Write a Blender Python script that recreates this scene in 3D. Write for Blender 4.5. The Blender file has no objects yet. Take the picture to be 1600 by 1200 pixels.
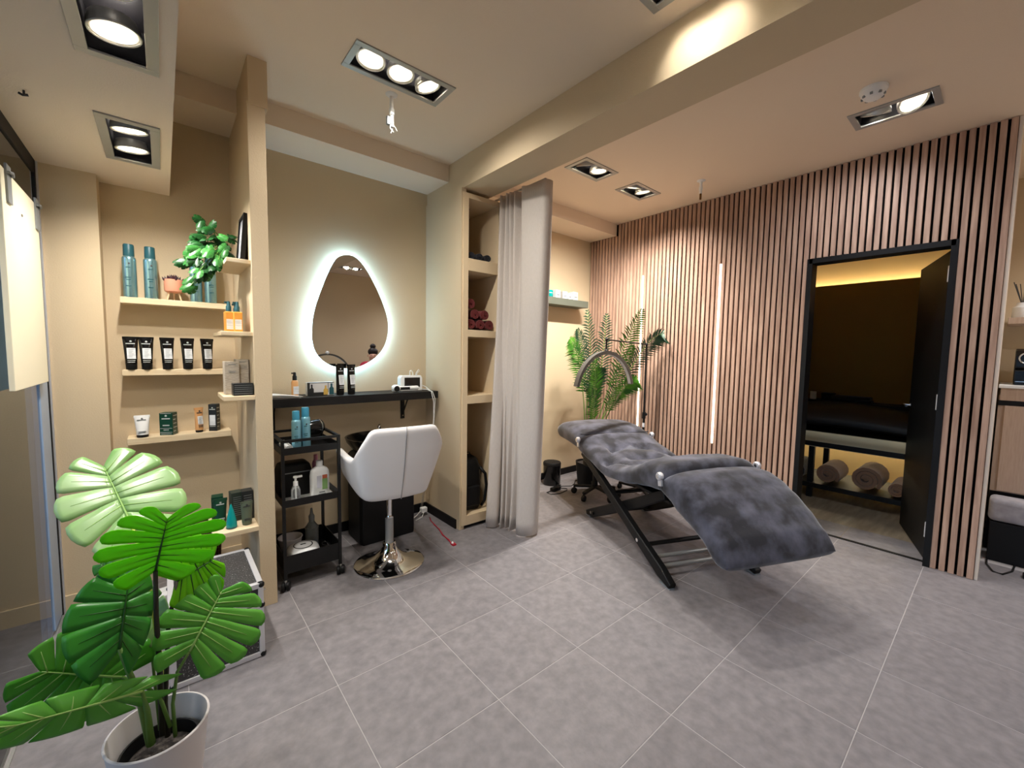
import bpy, bmesh, math, random
from mathutils import Vector, Matrix
from mathutils import noise as mnoise
PI = math.pi
SC = bpy.context.scene
COL = SC.collection
random.seed(7)

# ------------------------------------------------------------------ camera, world, exposure
F_PX, CAM_H = 648.5, 1.33
YAW, PITCH, ROLL = 0.699474, 0.0731396, 0.0162843
_cy, _sy, _cp, _sp = math.cos(YAW), math.sin(YAW), math.cos(PITCH), math.sin(PITCH)
_f = Vector((_sy*_cp, _cy*_cp, -_sp)); _r = Vector((_cy, -_sy, 0)); _u = _r.cross(_f)
_r2 = _r*math.cos(ROLL) + _u*math.sin(ROLL); _u2 = -_r*math.sin(ROLL) + _u*math.cos(ROLL)
cam_d = bpy.data.cameras.new('camera'); cam_d.sensor_width = 36; cam_d.lens = F_PX/1600*36
cam_d.clip_start = 0.05; cam_d.clip_end = 100
cam = bpy.data.objects.new('camera', cam_d); COL.objects.link(cam)
m = Matrix.Identity(4)
for i in range(3):
    m[i][0], m[i][1], m[i][2] = _r2[i], _u2[i], -_f[i]
m[2][3] = CAM_H
cam.matrix_world = m
SC.camera = cam
SC.view_settings.view_transform = 'Standard'; SC.view_settings.look = 'None'
SC.view_settings.gamma = 1; SC.view_settings.use_curve_mapping = False
SC.view_settings.exposure = 1.2
W = bpy.data.worlds.new('street_dusk'); SC.world = W; W.use_nodes = True
W.node_tree.nodes['Background'].inputs[0].default_value = (.42, .55, .8, 1)
W.node_tree.nodes['Background'].inputs[1].default_value = 2.6
LAMP_W = 15.0                      # watts of one downlight bulb
LAMP_COL = (1.0, .955, .89)

def P(px, py, Y):
    """point of the room on the photograph's line of sight (px,py) at the measured depth Y"""
    d = _r2*((px-800)/F_PX) + _u2*(-(py-600)/F_PX) + _f
    return Vector((0, 0, CAM_H)) + d*(Y/d.y)

# ------------------------------------------------------------------ materials
def lin(c):
    return tuple((x/12.92 if x <= .04045 else ((x+.055)/1.055)**2.4) for x in [v/255 for v in c])
MATS = {}
def mat(name, rgb, rough=.5, metal=0, spec=.5, noise=None, bump=None, emit=None, strength=0, alpha=1,
        trans=0, sheen=0, sub=0, coat=0, ior=1.45, stretch=(1, 1, 1), rnd=0):
    M = bpy.data.materials.new(name); M.use_nodes = True; MATS[name] = M
    nt = M.node_tree; b = nt.nodes['Principled BSDF']; N = nt.nodes.new; L = nt.links.new
    base = lin(rgb)+(1,)
    b.inputs['Base Color'].default_value = base; b.inputs['Roughness'].default_value = rough
    b.inputs['Metallic'].default_value = metal; b.inputs['Specular IOR Level'].default_value = spec
    b.inputs['IOR'].default_value = ior
    if trans: b.inputs['Transmission Weight'].default_value = trans
    if sheen: b.inputs['Sheen Weight'].default_value = sheen; b.inputs['Sheen Roughness'].default_value = .4
    if coat: b.inputs['Coat Weight'].default_value = coat; b.inputs['Coat Roughness'].default_value = .1
    if sub:
        t = N('ShaderNodeBsdfTranslucent'); t.inputs[0].default_value = tuple(min(1, x*1.3) for x in base[:3])+(1,)
        mx = N('ShaderNodeMixShader'); mx.inputs[0].default_value = sub
        L(b.outputs[0], mx.inputs[1]); L(t.outputs[0], mx.inputs[2]); L(mx.outputs[0], nt.nodes['Material Output'].inputs[0])
    if emit:
        b.inputs['Emission Color'].default_value = tuple(emit)+(1,); b.inputs['Emission Strength'].default_value = strength
    b.inputs['Alpha'].default_value = alpha
    tc = None
    if noise or bump:
        tc = N('ShaderNodeTexCoord'); mp = N('ShaderNodeMapping'); mp.inputs['Scale'].default_value = stretch
        L(tc.outputs['Object'], mp.inputs[0])
    if noise:      # (scale, detail, rgb2, lo, hi)
        n = N('ShaderNodeTexNoise'); n.inputs['Scale'].default_value = noise[0]; n.inputs['Detail'].default_value = noise[1]
        L(mp.outputs[0], n.inputs[0])
        if rnd:
            oi = N('ShaderNodeObjectInfo'); cb = N('ShaderNodeCombineXYZ'); mu = N('ShaderNodeMath'); mu.operation = 'MULTIPLY'; mu.inputs[1].default_value = 37
            L(oi.outputs['Random'], mu.inputs[0])
            for k in range(3): L(mu.outputs[0], cb.inputs[k])
            L(cb.outputs[0], mp.inputs['Location'])
        r = N('ShaderNodeValToRGB'); r.color_ramp.elements[0].position = noise[3]; r.color_ramp.elements[1].position = noise[4]
        r.color_ramp.elements[0].color = base; r.color_ramp.elements[1].color = lin(noise[2])+(1,)
        L(n.outputs[0], r.inputs[0])
        out = r.outputs[0]
        if rnd:
            h = N('ShaderNodeHueSaturation'); mr = N('ShaderNodeMapRange'); mr.inputs[3].default_value = 1-rnd; mr.inputs[4].default_value = 1+rnd
            L(oi.outputs['Random'], mr.inputs[0]); L(mr.outputs[0], h.inputs['Value']); L(out, h.inputs['Color']); out = h.outputs[0]
        L(out, b.inputs['Base Color'])
    if bump:       # (scale, strength, detail)
        n2 = N('ShaderNodeTexNoise'); n2.inputs['Scale'].default_value = bump[0]; n2.inputs['Detail'].default_value = bump[2] if len(bump) > 2 else 4
        L(mp.outputs[0], n2.inputs[0]); bp = N('ShaderNodeBump'); bp.inputs['Strength'].default_value = bump[1]; bp.inputs['Distance'].default_value = .01
        L(n2.outputs[0], bp.inputs['Height']); L(bp.outputs[0], b.inputs['Normal'])
    return M

PAINT = mat('beige_paint', (207, 187, 155), .75, spec=.25, bump=(160, .12, 3), noise=(1.2, 2, (211, 191, 159), .3, .7))
CEILP = mat('ceiling_paint', (234, 216, 194), .85, spec=.2, bump=(220, .1, 3))
LAMINATE = mat('cream_laminate', (226, 203, 166), .5, spec=.3, bump=(60, .04, 3))
MAPLE = mat('pale_maple', (226, 207, 174), .5, spec=.35, noise=(9, 4, (214, 190, 152), .35, .75), stretch=(1, 12, 12))
TILE = mat('grey_stone_tile', (113, 109, 111), .45, spec=.35, noise=(24, 15, (137, 132, 133), .25, .75), bump=(90, .12, 6), rnd=.04)
GROUT = mat('pale_grout', (172, 167, 165), .9)
OAK = mat('oak_veneer', (156, 124, 106), .55, spec=.3, noise=(5, 6, (194, 162, 141), .32, .7), stretch=(9, 9, .7), bump=(40, .08, 5), rnd=.07)
FELT = mat('black_felt', (9, 7, 7), .95, spec=.1)
BLACK = mat('black_matte', (11, 11, 12), .55, spec=.35)
BLACKGL = mat('black_gloss', (12, 12, 13), .18, spec=.5)
BLACKMET = mat('black_powder_coated_metal', (13, 13, 14), .45, spec=.45)
BLACKWOOD = mat('black_stained_wood', (13, 12, 13), .5, spec=.4, noise=(6, 4, (22, 20, 21), .4, .7), stretch=(1, 10, 10))
FIXMET = mat('brushed_grey_metal', (172, 172, 168), .4, metal=.5)
FIXIN = mat('dark_fixture_inside', (30, 28, 30), .35, metal=.5)
CHROME = mat('chrome', (225, 225, 225), .06, metal=1)
ALU = mat('satin_aluminium', (222, 222, 226), .32, metal=.5)
RINGW = mat('white_lamp_ring', (225, 222, 214), .3, metal=.4)
BULB = mat('lit_bulb', (255, 250, 240), .3, emit=(1, .96, .88), strength=14)
LEDC = mat('lit_cool_led', (255, 255, 255), .4, emit=(.36, .68, 1.0), strength=10.5)
LEDW = mat('lit_warm_led', (255, 250, 230), .4, emit=(1, .92, .70), strength=3.2)
COVE = mat('lit_cove_led', (255, 240, 200), .4, emit=(1, .86, .58), strength=20)
MIRROR = mat('mirror_silver', (236, 238, 238), .0, metal=1)
WHITEL = mat('white_leatherette', (233, 230, 228), .42, spec=.4, bump=(180, .06, 4))
WHITEP = mat('white_plastic', (238, 238, 236), .35)
WHITEPOT = mat('white_ceramic_pot', (214, 208, 206), .45, spec=.4)
CREAMB = mat('cream_board', (240, 232, 205), .4)
GREYP = mat('grey_plastic', (128, 132, 134), .4)
VELVET = mat('grey_velvet', (44, 43, 47), .85, spec=.15, sheen=.4, noise=(9, 8, (92, 92, 104), .40, .74), bump=(14, .18, 4))
CURT = mat('greige_drape_fabric', (202, 192, 182), .9, spec=.1, sheen=.1, bump=(420, .18, 2), noise=(300, 2, (210, 200, 191), .3, .7), stretch=(1, 1, .15))
TEALCAN = mat('teal_can_metal', (138, 180, 188), .26, metal=.75)
TEALCAP = mat('dark_teal_cap', (34, 84, 92), .4)
BLUECAN = mat('light_blue_can', (128, 182, 200), .3, metal=.45)
BLUECAP = mat('blue_cap', (60, 140, 170), .4)
GREENBOX = mat('deep_green_carton', (14, 62, 44), .35)
DKGREEN = mat('dark_olive_carton', (46, 56, 48), .4)
CARBON = mat('charcoal_carton', (34, 37, 38), .4)
OLIVE = mat('olive_tube_plastic', (88, 98, 82), .4)
TEAL = mat('teal_plastic', (0, 140, 138), .3)
TEALGEL = mat('teal_glass_jar', (10, 150, 145), .15)
ORANGE = mat('orange_carton', (236, 164, 72), .45)
COPPER = mat('peach_tube_plastic', (214, 160, 106), .4)
LABEL = mat('white_paper_label', (226, 228, 230), .6, noise=(70, 3, (206, 210, 214), .45, .6), stretch=(.3, .3, 1.6))
PRINT = mat('pale_print_ink', (186, 190, 188), .6)
INK = mat('dark_print_ink', (60, 60, 62), .6)
KRAFT = mat('pale_textured_carton', (198, 188, 172), .7, noise=(60, 5, (170, 158, 142), .4, .65), stretch=(1, 1, 6))
TERRA = mat('terracotta_pink', (222, 152, 122), .7)
PEGWOOD = mat('beech_leg', (222, 190, 152), .5)
SOIL = mat('dark_soil', (36, 31, 29), .95, noise=(60, 6, (96, 88, 82), .45, .7), bump=(120, .6, 5))
SUCC = mat('dark_purple_leaf', (60, 26, 34), .5)
LEAFD = mat('deep_green_leaf', (40, 118, 40), .3, spec=.45, sub=.25, noise=(5, 3, (66, 148, 46), .35, .7))
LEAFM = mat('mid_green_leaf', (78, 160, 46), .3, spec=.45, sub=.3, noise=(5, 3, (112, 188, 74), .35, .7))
LEAFL = mat('backlit_lime_leaf', (118, 206, 18), .33, spec=.4, sub=.4, noise=(5, 3, (142, 220, 36), .35, .7))  # brightened lime: light shining through the leaf is put into the colour
LEAFP = mat('sheen_pale_leaf', (142, 186, 112), .25, spec=.6, sub=.25, noise=(6, 3, (178, 206, 152), .35, .7))  # pale tone includes the sheen of reflected light, put into the colour
VEIN = mat('leaf_vein', (160, 200, 110), .4, sub=.2)
VEIND = mat('dark_leaf_vein', (40, 88, 24), .4, sub=.2)
STEMD = mat('dark_brown_stem', (40, 38, 22), .6)
STEMG = mat('green_petiole', (92, 128, 52), .5)
STEMY = mat('yellow_petiole', (196, 206, 84), .5, sub=.2)
IVYL = mat('variegated_leaf', (34, 104, 36), .35, spec=.45, sub=.1, noise=(30, 3, (120, 186, 104), .54, .68), rnd=.25)
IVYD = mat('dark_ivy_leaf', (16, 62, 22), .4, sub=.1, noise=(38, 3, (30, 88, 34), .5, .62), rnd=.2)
PALML = mat('palm_leaflet', (40, 96, 28), .4, spec=.4, sub=.15, noise=(9, 2, (90, 152, 44), .4, .65))
PALMD = mat('dark_palm_leaflet', (30, 62, 42), .45, sub=.12, noise=(9, 2, (52, 88, 60), .4, .65))
REDT = mat('dark_red_terry', (104, 26, 26), .95, sheen=.3, bump=(260, .5, 3))
NAVYT = mat('navy_terry', (26, 28, 38), .95, sheen=.2, bump=(260, .5, 3))
BROWNT = mat('beige_blanket_terry', (140, 106, 82), .95, sheen=.3, bump=(240, .5, 3))
SHEET = mat('cream_sheet', (226, 212, 172), .85)
GLITTER = mat('black_glitter_panel', (52, 51, 52), .35, spec=.6, noise=(190, 3, (200, 200, 198), .60, .72))
WICKER = mat('brown_wicker', (96, 62, 38), .7, noise=(90, 2, (52, 30, 18), .45, .55))
REDC = mat('red_cable', (178, 24, 48), .4)
CABLEW = mat('white_cable', (232, 230, 224), .45)
CABLEB = mat('black_cable', (16, 16, 17), .5)
SCREEN = mat('dark_screen', (30, 26, 28), .12)
SKIN = mat('skin', (214, 160, 136), .55, sub=.05)
HAIR = mat('dark_brown_hair', (36, 22, 20), .5)
REDTOP = mat('red_cotton', (196, 52, 74), .85)
TROUS = mat('black_trousers', (24, 24, 28), .9)
GREYVEL2 = mat('grey_velvet_light', (150, 146, 150), .8, sheen=.3, noise=(14, 4, (178, 174, 178), .4, .7))
OLIVEW = mat('olive_brown_paint', (150, 120, 56), .85, spec=.2)
DPAINT = mat('treatment_room_paint', (206, 180, 130), .85, spec=.2)
CABF = mat('greige_cabinet_front', (196, 172, 152), .55, spec=.3, noise=(20, 4, (186, 160, 140), .35, .7), stretch=(6, 6, .6))
STREET = mat('street_asphalt', (96, 98, 100), .9)
FACADE = mat('street_facade', (150, 152, 152), .9)
CLEARP = mat('clear_plastic', (240, 244, 244), .1, trans=.85)
LOTION = mat('white_lotion', (240, 238, 232), .4)
PINKP = mat('pink_plastic', (196, 120, 140), .4)
LAGREEN = mat('green_label_print', (122, 158, 96), .5)
LARED = mat('orange_red_label_print', (188, 92, 62), .5)
LAGREY = mat('lilac_label_print', (196, 196, 206), .5)
YELLOWB = mat('yellow_bottle_print', (206, 170, 84), .5)
def glass_mat():
    M = bpy.data.materials.new('window_glass'); M.use_nodes = True; nt = M.node_tree; N = nt.nodes.new; L = nt.links.new
    nt.nodes.remove(nt.nodes['Principled BSDF'])
    t = N('ShaderNodeBsdfTransparent'); t.inputs[0].default_value = (.82, .86, .86, 1)
    g = N('ShaderNodeBsdfGlossy'); g.inputs['Roughness'].default_value = .0; g.inputs[0].default_value = (.9, .92, .92, 1)
    fr = N('ShaderNodeFresnel'); fr.inputs[0].default_value = 1.6
    mx = N('ShaderNodeMixShader'); L(fr.outputs[0], mx.inputs[0]); L(t.outputs[0], mx.inputs[1]); L(g.outputs[0], mx.inputs[2])
    L(mx.outputs[0], nt.nodes['Material Output'].inputs[0]); return M
GLASS = glass_mat()

# ------------------------------------------------------------------ mesh builder
class MB:
    def __init__(s): s.v, s.f = [], []
    def add(s, vs, fs):
        o = len(s.v); s.v += [tuple(v) for v in vs]; s.f += [tuple(i+o for i in f) for f in fs]; return s
    def box(s, x0, x1, y0, y1, z0, z1, M=None):
        vs = [Vector((x, y, z)) for z in (z0, z1) for y in (y0, y1) for x in (x0, x1)]
        if M: vs = [M @ v for v in vs]
        return s.add(vs, [(0, 2, 3, 1), (4, 5, 7, 6), (0, 1, 5, 4), (2, 6, 7, 3), (0, 4, 6, 2), (1, 3, 7, 5)])
    def bar(s, a, b, w, h, up=(0, 0, 1)):
        a, b = Vector(a), Vector(b); d = b-a; L = d.length; d.normalize(); up = Vector(up)
        x = d.cross(up); x = x.normalized() if x.length > 1e-4 else Vector((1, 0, 0)); z = x.cross(d)
        M = Matrix((x, d, z)).transposed().to_4x4(); M.translation = a
        return s.box(-w/2, w/2, 0, L, -h/2, h/2, M)
    def loft(s, rings, close=True, caps=True):
        n = len(rings[0]); o = len(s.v)
        for r in rings: s.v += [tuple(p) for p in r]
        m_ = n if close else n-1
        for i in range(len(rings)-1):
            for j in range(m_):
                k = (j+1) % n; s.f.append((o+i*n+j, o+i*n+k, o+(i+1)*n+k, o+(i+1)*n+j))
        if caps and close:
            s.f.append(tuple(o+j for j in reversed(range(n)))); e = o+(len(rings)-1)*n; s.f.append(tuple(e+j for j in range(n)))
        return s
    def tube(s, pts, r, n=8, caps=True):
        pts = [Vector(p) for p in pts]; rings = []; prev = None
        for i, p in enumerate(pts):
            d = (pts[min(i+1, len(pts)-1)]-pts[max(i-1, 0)]).normalized()
            if prev is None:
                x = d.cross(Vector((0, 0, 1)));  x = x if x.length > .05 else d.cross(Vector((1, 0, 0)))
            else: x = prev-d*prev.dot(d)
            x.normalize(); prev = x; y = d.cross(x); rr = r[i] if isinstance(r, (list, tuple)) else r
            rings.append([p+x*math.cos(a)*rr+y*math.sin(a)*rr for a in [2*PI*k/n for k in range(n)]])
        return s.loft(rings, True, caps)
    def lathe(s, prof, c=(0, 0, 0), n=24, M=None):
        rings = []
        for r, z in prof:
            ring = [Vector((c[0]+max(r, 1e-4)*math.cos(2*PI*k/n), c[1]+max(r, 1e-4)*math.sin(2*PI*k/n), c[2]+z)) for k in range(n)]
            if M: ring = [M @ p for p in ring]
            rings.append(ring)
        return s.loft(rings)
    def cyl(s, c, r, z0, z1, n=20): return s.lathe([(r, z0), (r, z1)], c, n)
    def sphere(s, c, r, n=14, m_=8, sc=(1, 1, 1)):
        rings = [[(c[0]+sc[0]*r*math.sin(PI*i/m_)*math.cos(2*PI*k/n)+1e-6*k, c[1]+sc[1]*r*math.sin(PI*i/m_)*math.sin(2*PI*k/n), c[2]-sc[2]*r*math.cos(PI*i/m_)) for k in range(n)]
                 for i in range(m_+1)]
        rings[0] = [(c[0]+(p[0]-c[0])*1+1e-4*math.cos(2*PI*k/n), c[1]+1e-4*math.sin(2*PI*k/n), p[2]) for k, p in enumerate(rings[0])]
        rings[-1] = [(c[0]+1e-4*math.cos(2*PI*k/n), c[1]+1e-4*math.sin(2*PI*k/n), p[2]) for k, p in enumerate(rings[-1])]
        return s.loft(rings)
    def torus(s, c, R, r, n=28, m_=8, M=None):
        o = len(s.v); 
        for i in range(n):
            a = 2*PI*i/n
            for j in range(m_):
                b = 2*PI*j/m_; p = Vector((c[0]+(R+r*math.cos(b))*math.cos(a), c[1]+(R+r*math.cos(b))*math.sin(a), c[2]+r*math.sin(b)))
                s.v.append(tuple(M @ p if M else p))
        for i in range(n):
            for j in range(m_):
                s.f.append((o+i*m_+j, o+((i+1) % n)*m_+j, o+((i+1) % n)*m_+(j+1) % m_, o+i*m_+(j+1) % m_))
        return s
    def prism(s, poly, y0, y1):      # polygon in x,z pushed along y
        n = len(poly); a = [(x, y0, z) for x, z in poly]; b = [(x, y1, z) for x, z in poly]
        return s.loft([a, b])
    def grid(s, fn, nu, nv):
        o = len(s.v)
        for i in range(nu+1):
            for j in range(nv+1): s.v.append(tuple(fn(i/nu, j/nv)))
        for i in range(nu):
            for j in range(nv):
                a = o+i*(nv+1)+j; s.f.append((a, a+nv+1, a+nv+2, a+1))
        return s

def mesh(name, mb, mt, smooth=None):
    me = bpy.data.meshes.new(name); me.from_pydata(mb.v, [], mb.f); me.update()
    bm = bmesh.new(); bm.from_mesh(me); bmesh.ops.recalc_face_normals(bm, faces=bm.faces); bm.to_mesh(me); bm.free()
    me.materials.append(mt)
    if smooth is not None:
        for p in me.polygons: p.use_smooth = True
        if smooth < 180: me.set_sharp_from_angle(angle=math.radians(smooth))
    return me
def link(name, me, parent=None):
    o = bpy.data.objects.new(name, me); COL.objects.link(o)
    if parent: o.parent = parent
    return o
def part(name, mb, mt, parent=None, smooth=None, bevel=0, label=None, solid=0, subd=0, world=False, seg=2):
    if world and parent is not None:
        r = parent
        while r.parent: r = r.parent
        Mi = r.matrix_basis.inverted(); mb.v = [tuple(Mi @ Vector(v)) for v in mb.v]
    o = link(name, mesh(name, mb, mt, smooth), parent)
    if solid:
        md = o.modifiers.new('thickness', 'SOLIDIFY'); md.thickness = solid; md.offset = 0
    if subd:
        md = o.modifiers.new('smooth', 'SUBSURF'); md.levels = subd; md.render_levels = subd
    if bevel:
        md = o.modifiers.new('bevel', 'BEVEL'); md.width = bevel; md.segments = seg; md.limit_method = 'ANGLE'; md.angle_limit = math.radians(40)
    if label: o['label'] = label
    return o
def tag(o, label, cat, group=None):
    o['label'] = label; o['category'] = cat
    if group: o['group'] = group
    return o
def thing(name, label, cat, loc=(0, 0, 0), rz=0, group=None):
    o = bpy.data.objects.new(name, None); COL.objects.link(o); o.empty_display_size = .05
    o.location = loc; o.rotation_euler = (0, 0, rz); o.matrix_basis = Matrix.Translation(loc) @ Matrix.Rotation(rz, 4, 'Z')
    return tag(o, label, cat, group)
def struct(name, mb, mt, parent=None, bevel=0, smooth=None):
    o = part(name, mb, mt, parent, bevel=bevel, smooth=smooth)
    if parent is None: o['kind'] = 'structure'
    return o
def dup(root, loc, rz, label, group=None):
    def cp(o, par):
        c = o.copy(); COL.objects.link(c); c.parent = par
        for ch in o.children: cp(ch, c)
        return c
    r = cp(root, None); r.location = loc; r.rotation_euler = (0, 0, rz); r['label'] = label
    if group: r['group'] = group
    return r

# ------------------------------------------------------------------ room shell
ZC, ZS, ZL, YB = 2.71, 2.59, 2.18, 3.08        # ceiling, back soffit, low left soffit, back wall
XG, XW = -0.42, 3.73                           # shopfront glass, slat wall face
YF = -1.75
def slab_holes(mb, x0, x1, y0, y1, z0, z1, holes):
    xs = sorted(set([x0, x1]+[h[k] for h in holes for k in (0, 1)])); ys = sorted(set([y0, y1]+[h[k] for h in holes for k in (2, 3)]))
    for a, b in zip(xs, xs[1:]):
        for c, d in zip(ys, ys[1:]):
            mx, my = (a+b)/2, (c+d)/2
            if not any(h[0] < mx < h[1] and h[2] < my < h[3] for h in holes): mb.box(a, b, c, d, z0, z1)
FIX = [  # x0,x1,y0,y1,z,lamps along axis, n, tilt targets
    ('triple', .706, 1.222, 1.945, 2.16, ZC), ('beamwash', 1.355, 1.566, .47, 1.01, ZC),
    ('near', 2.32, 2.69, 1.985, 2.197, ZC), ('far', 2.94, 3.29, 1.985, 2.2, ZC),
    ('kitchen', 3.035, 3.255, .31, .68, ZC), ('rear', 2.28, 2.64, -1.2, -.98, ZC), ('fill_left', .7, 1.22, -.9, -.68, ZC), ('fill_kitchenette', 4.05, 4.41, -1.2, -.98, ZC),  # last two fixtures are added, unseen, for bounce light
    ('leftnear', -.163, .022, 1.29, 1.77, ZL), ('leftfar', -.163, .022, 2.175, 2.65, ZL)]
INS = .02
def hole(f): return (f[1]+INS, f[2]-INS, f[3]+INS, f[4]-INS)

floor = struct('floor', MB().box(-.5, 5.9, YF-.1, 3.2, -.08, -.0012), GROUT)
tile_me = None; TP = .4565
x = .49-2*TP-.0; 
tx = [(.49+i*TP, .49+(i+1)*TP) for i in range(-2, 8)]
ty = [(.26+i*TP, .26+(i+1)*TP) for i in range(-5, 7)]
shared = {}
for (a, b) in tx:
    for (c, d) in ty:
        a2, b2, c2, d2 = max(a, XG), b, max(c, YF), min(d, YB)
        if b2-a2 < .03 or d2-c2 < .03: continue
        if a2 > XW+.1 and c2 > .05: continue
        w, h = round(b2-a2-.0022, 4), round(d2-c2-.0022, 4)
        if (w, h) not in shared:
            mb = MB(); e = .0015
            mb.loft([[(-w/2, -h/2, -.006), (w/2, -h/2, -.006), (w/2, h/2, -.006), (-w/2, h/2, -.006)],
                     [(-w/2, -h/2, -e), (w/2, -h/2, -e), (w/2, h/2, -e), (-w/2, h/2, -e)],
                     [(-w/2+e, -h/2+e, 0), (w/2-e, -h/2+e, 0), (w/2-e, h/2-e, 0), (-w/2+e, h/2-e, 0)]])
            shared[(w, h)] = mesh('tile', mb, TILE)
        o = link('tile', shared[(w, h)], floor); o.location = ((a2+b2)/2, (c2+d2)/2, 0)
fl2 = struct('floor', MB().box(3.82, 6, .1, 3.15, -.006, -.0005), mat('brown_grey_vinyl', (120, 108, 90), .5, noise=(4, 6, (150, 136, 114), .3, .7), stretch=(1, 7, 1)))
trim0 = struct('trim_1', MB().box(3.795, 3.825, .24, 1.0, -.004, .004), BLACK)

mb = MB(); slab_holes(mb, XG-.1, 5.95, YF-.1, 3.2, ZC, ZC+.12, [hole(f) for f in FIX if f[5] == ZC]); struct('ceiling', mb, CEILP)
mb = MB(); slab_holes(mb, XG-.05, .06, YF, YB, ZL, ZL+.1, [hole(f) for f in FIX if f[5] == ZL]); mb.box(-.02+.06, .06, YF, YB, ZL+.1, ZC)
struct('trim_2', mb, CEILP)                                            # low soffit along the shopfront
mb = MB().box(.06, 1.67, 2.75, YB, ZS, ZC).box(1.99, XW, 2.75, YB+.02, ZS, ZC); struct('trim_3', mb, CEILP)   # soffit along the back wall
struct('trim_4', MB().box(1.67, 1.93, YF, YB, 2.497, ZC), PAINT)       # beam
mb = MB().box(-.42, 1.7, YB, YB+.12, 0, ZC).box(1.7, XW+.08, YB+.02, YB+.12, 0, ZC).box(1.66, 1.70, 2.56, YB, 0, 2.5); struct('wall_back', mb, PAINT)
struct('wall_left', MB().box(-.42, -.222, 2.95, YB, 0, ZL), PAINT)     # pier beside the shopfront
struct('wall_front', MB().box(XG, 5.95, YF-.12, YF, 0, ZC), PAINT)
# partition between shelf alcove and mirror niche
mb = MB().box(.345, .42, 2.39, YB, 0, 2.50).box(.350, .432, 2.385, YB, 2.49, ZC); struct('wall_left', mb, PAINT, bevel=.002)
# baseboards
struct('baseboard_left', MB().box(-.42, -.21, 2.94, 2.95, 0, .085).box(-.222, -.21, 2.95, YB, 0, .085).box(-.21, .345, YB-.012, YB, 0, .085), PAINT)
struct('baseboard_back', MB().box(.42, 1.66, YB-.012, YB, 0, .07).box(1.648, 1.66, 2.60, YB-.012, 0, .07).box(1.99, XW, YB+.008, YB+.02, 0, .07), BLACK)

# slat wall with door opening
DY0, DY1, DZ = .247, 1.0, 2.05
mb = MB().box(XW+.02, XW+.11, .045, DY0, 0, ZC).box(XW+.02, XW+.11, DY1, YB+.1, 0, ZC).box(XW+.02, XW+.11, DY0, DY1, DZ, ZC)
wallr = struct('wall_right', mb, FELT)
PITCH_S, SW = .0402, .0275
sl = {}
k = 0; y = .046
LEDY = (2.43, 1.648)
led_slots = []
while y+SW < YB+.02:
    yc = y+SW/2
    z0, z1 = 0.0, ZC
    if DY0-.012 < yc < DY1+.012: z0 = DZ+.02
    if yc > 2.735: z1 = ZS
    key = (round(z0, 3), round(z1, 3))
    if key not in sl:
        b = .0015
        sl[key] = mesh('slat', MB().loft([[(.02, -SW/2, z), (b, -SW/2, z), (0, -SW/2+b, z), (0, SW/2-b, z), (b, SW/2, z), (.02, SW/2, z)] for z in (z0+.002, z1-.002)]), OAK)
    o = link('slat', sl[key], wallr); o.location = (XW, yc, 0)
    for L_ in LEDY:
        if abs(y-.0063-L_) <= PITCH_S/2: led_slots.append(y-.0063)
    y += PITCH_S; k += 1
part('end_cap', MB().box(XW+.012, XW+.40, .028, .044, 0, ZC), mat('pale_end_panel', (226, 212, 194), .5), wallr, bevel=.002)
struct('wall_right', MB().box(XW+.11, 5.95, .045, .14, 0, ZC), PAINT)        # between treatment room and kitchenette
struct('wall_right', MB().box(5.85, 5.95, .14, 3.2, 0, ZC), DPAINT)
struct('wall_right', MB().box(5.0, 5.1, YF, .045, 0, ZC), PAINT)
struct('wall_back', MB().box(XW+.11, 5.95, 3.15, 3.2, 0, ZC), DPAINT)
for ys in led_slots:
    t = thing('led_strip', 'tall warm LED light strip recessed between the slats, ' + ('behind the palm' if ys > 2 else 'nearer the doorway'), 'light strip', (XW, ys, .56), group='LED strips in the slat wall')
    part('channel', MB().box(.004, .02, -.0085, .0085, 0, 1.575), ALU, t)
    part('diffuser', MB().box(-.003, .006, -.0075, .0075, .004, 1.571), LEDW, t)

# door in slat wall
d1 = bpy.data.objects.new('door_1', None); COL.objects.link(d1); d1['kind'] = 'structure'
part('door_frame', MB().box(XW-.004, XW+.12, DY0-.012, DY0+.02, 0, DZ+.02).box(XW-.004, XW+.12, DY1-.02, DY1+.012, 0, DZ+.02).box(XW-.004, XW+.12, DY0, DY1, DZ-.015, DZ+.02), BLACK, d1)
ang = math.radians(16.5); HX, HY = XW+.115, DY0+.02
M = Matrix.Translation((HX, HY, 0)) @ Matrix.Rotation(ang, 4, 'Z')
mb = MB().box(0, .72, -.035, .005, .008, DZ-.02, M); leaf = part('door_leaf', mb, BLACK, d1, bevel=.002)
mb = MB(); M2 = M @ Matrix.Translation((.66, .01, .98)); mb.lathe([(.024, 0), (.024, .004)], (0, 0, 0), 16, M2 @ Matrix.Rotation(-PI/2, 4, 'X')); mb.tube([M2 @ Vector(p) for p in [(0, 0, 0), (0, .045, 0), (-.11, .045, 0)]], .008); part('door_handle', mb, CHROME, leaf, smooth=40)
for z in (.21, 1.06, 1.88):
    part('hinge', MB().box(-.005, 0, -.034, .004, z-.05, z+.05, M).lathe([(.007, z-.05), (.007, z+.05)], (-.004, .008, 0), 10, M), ALU, d1)

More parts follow.
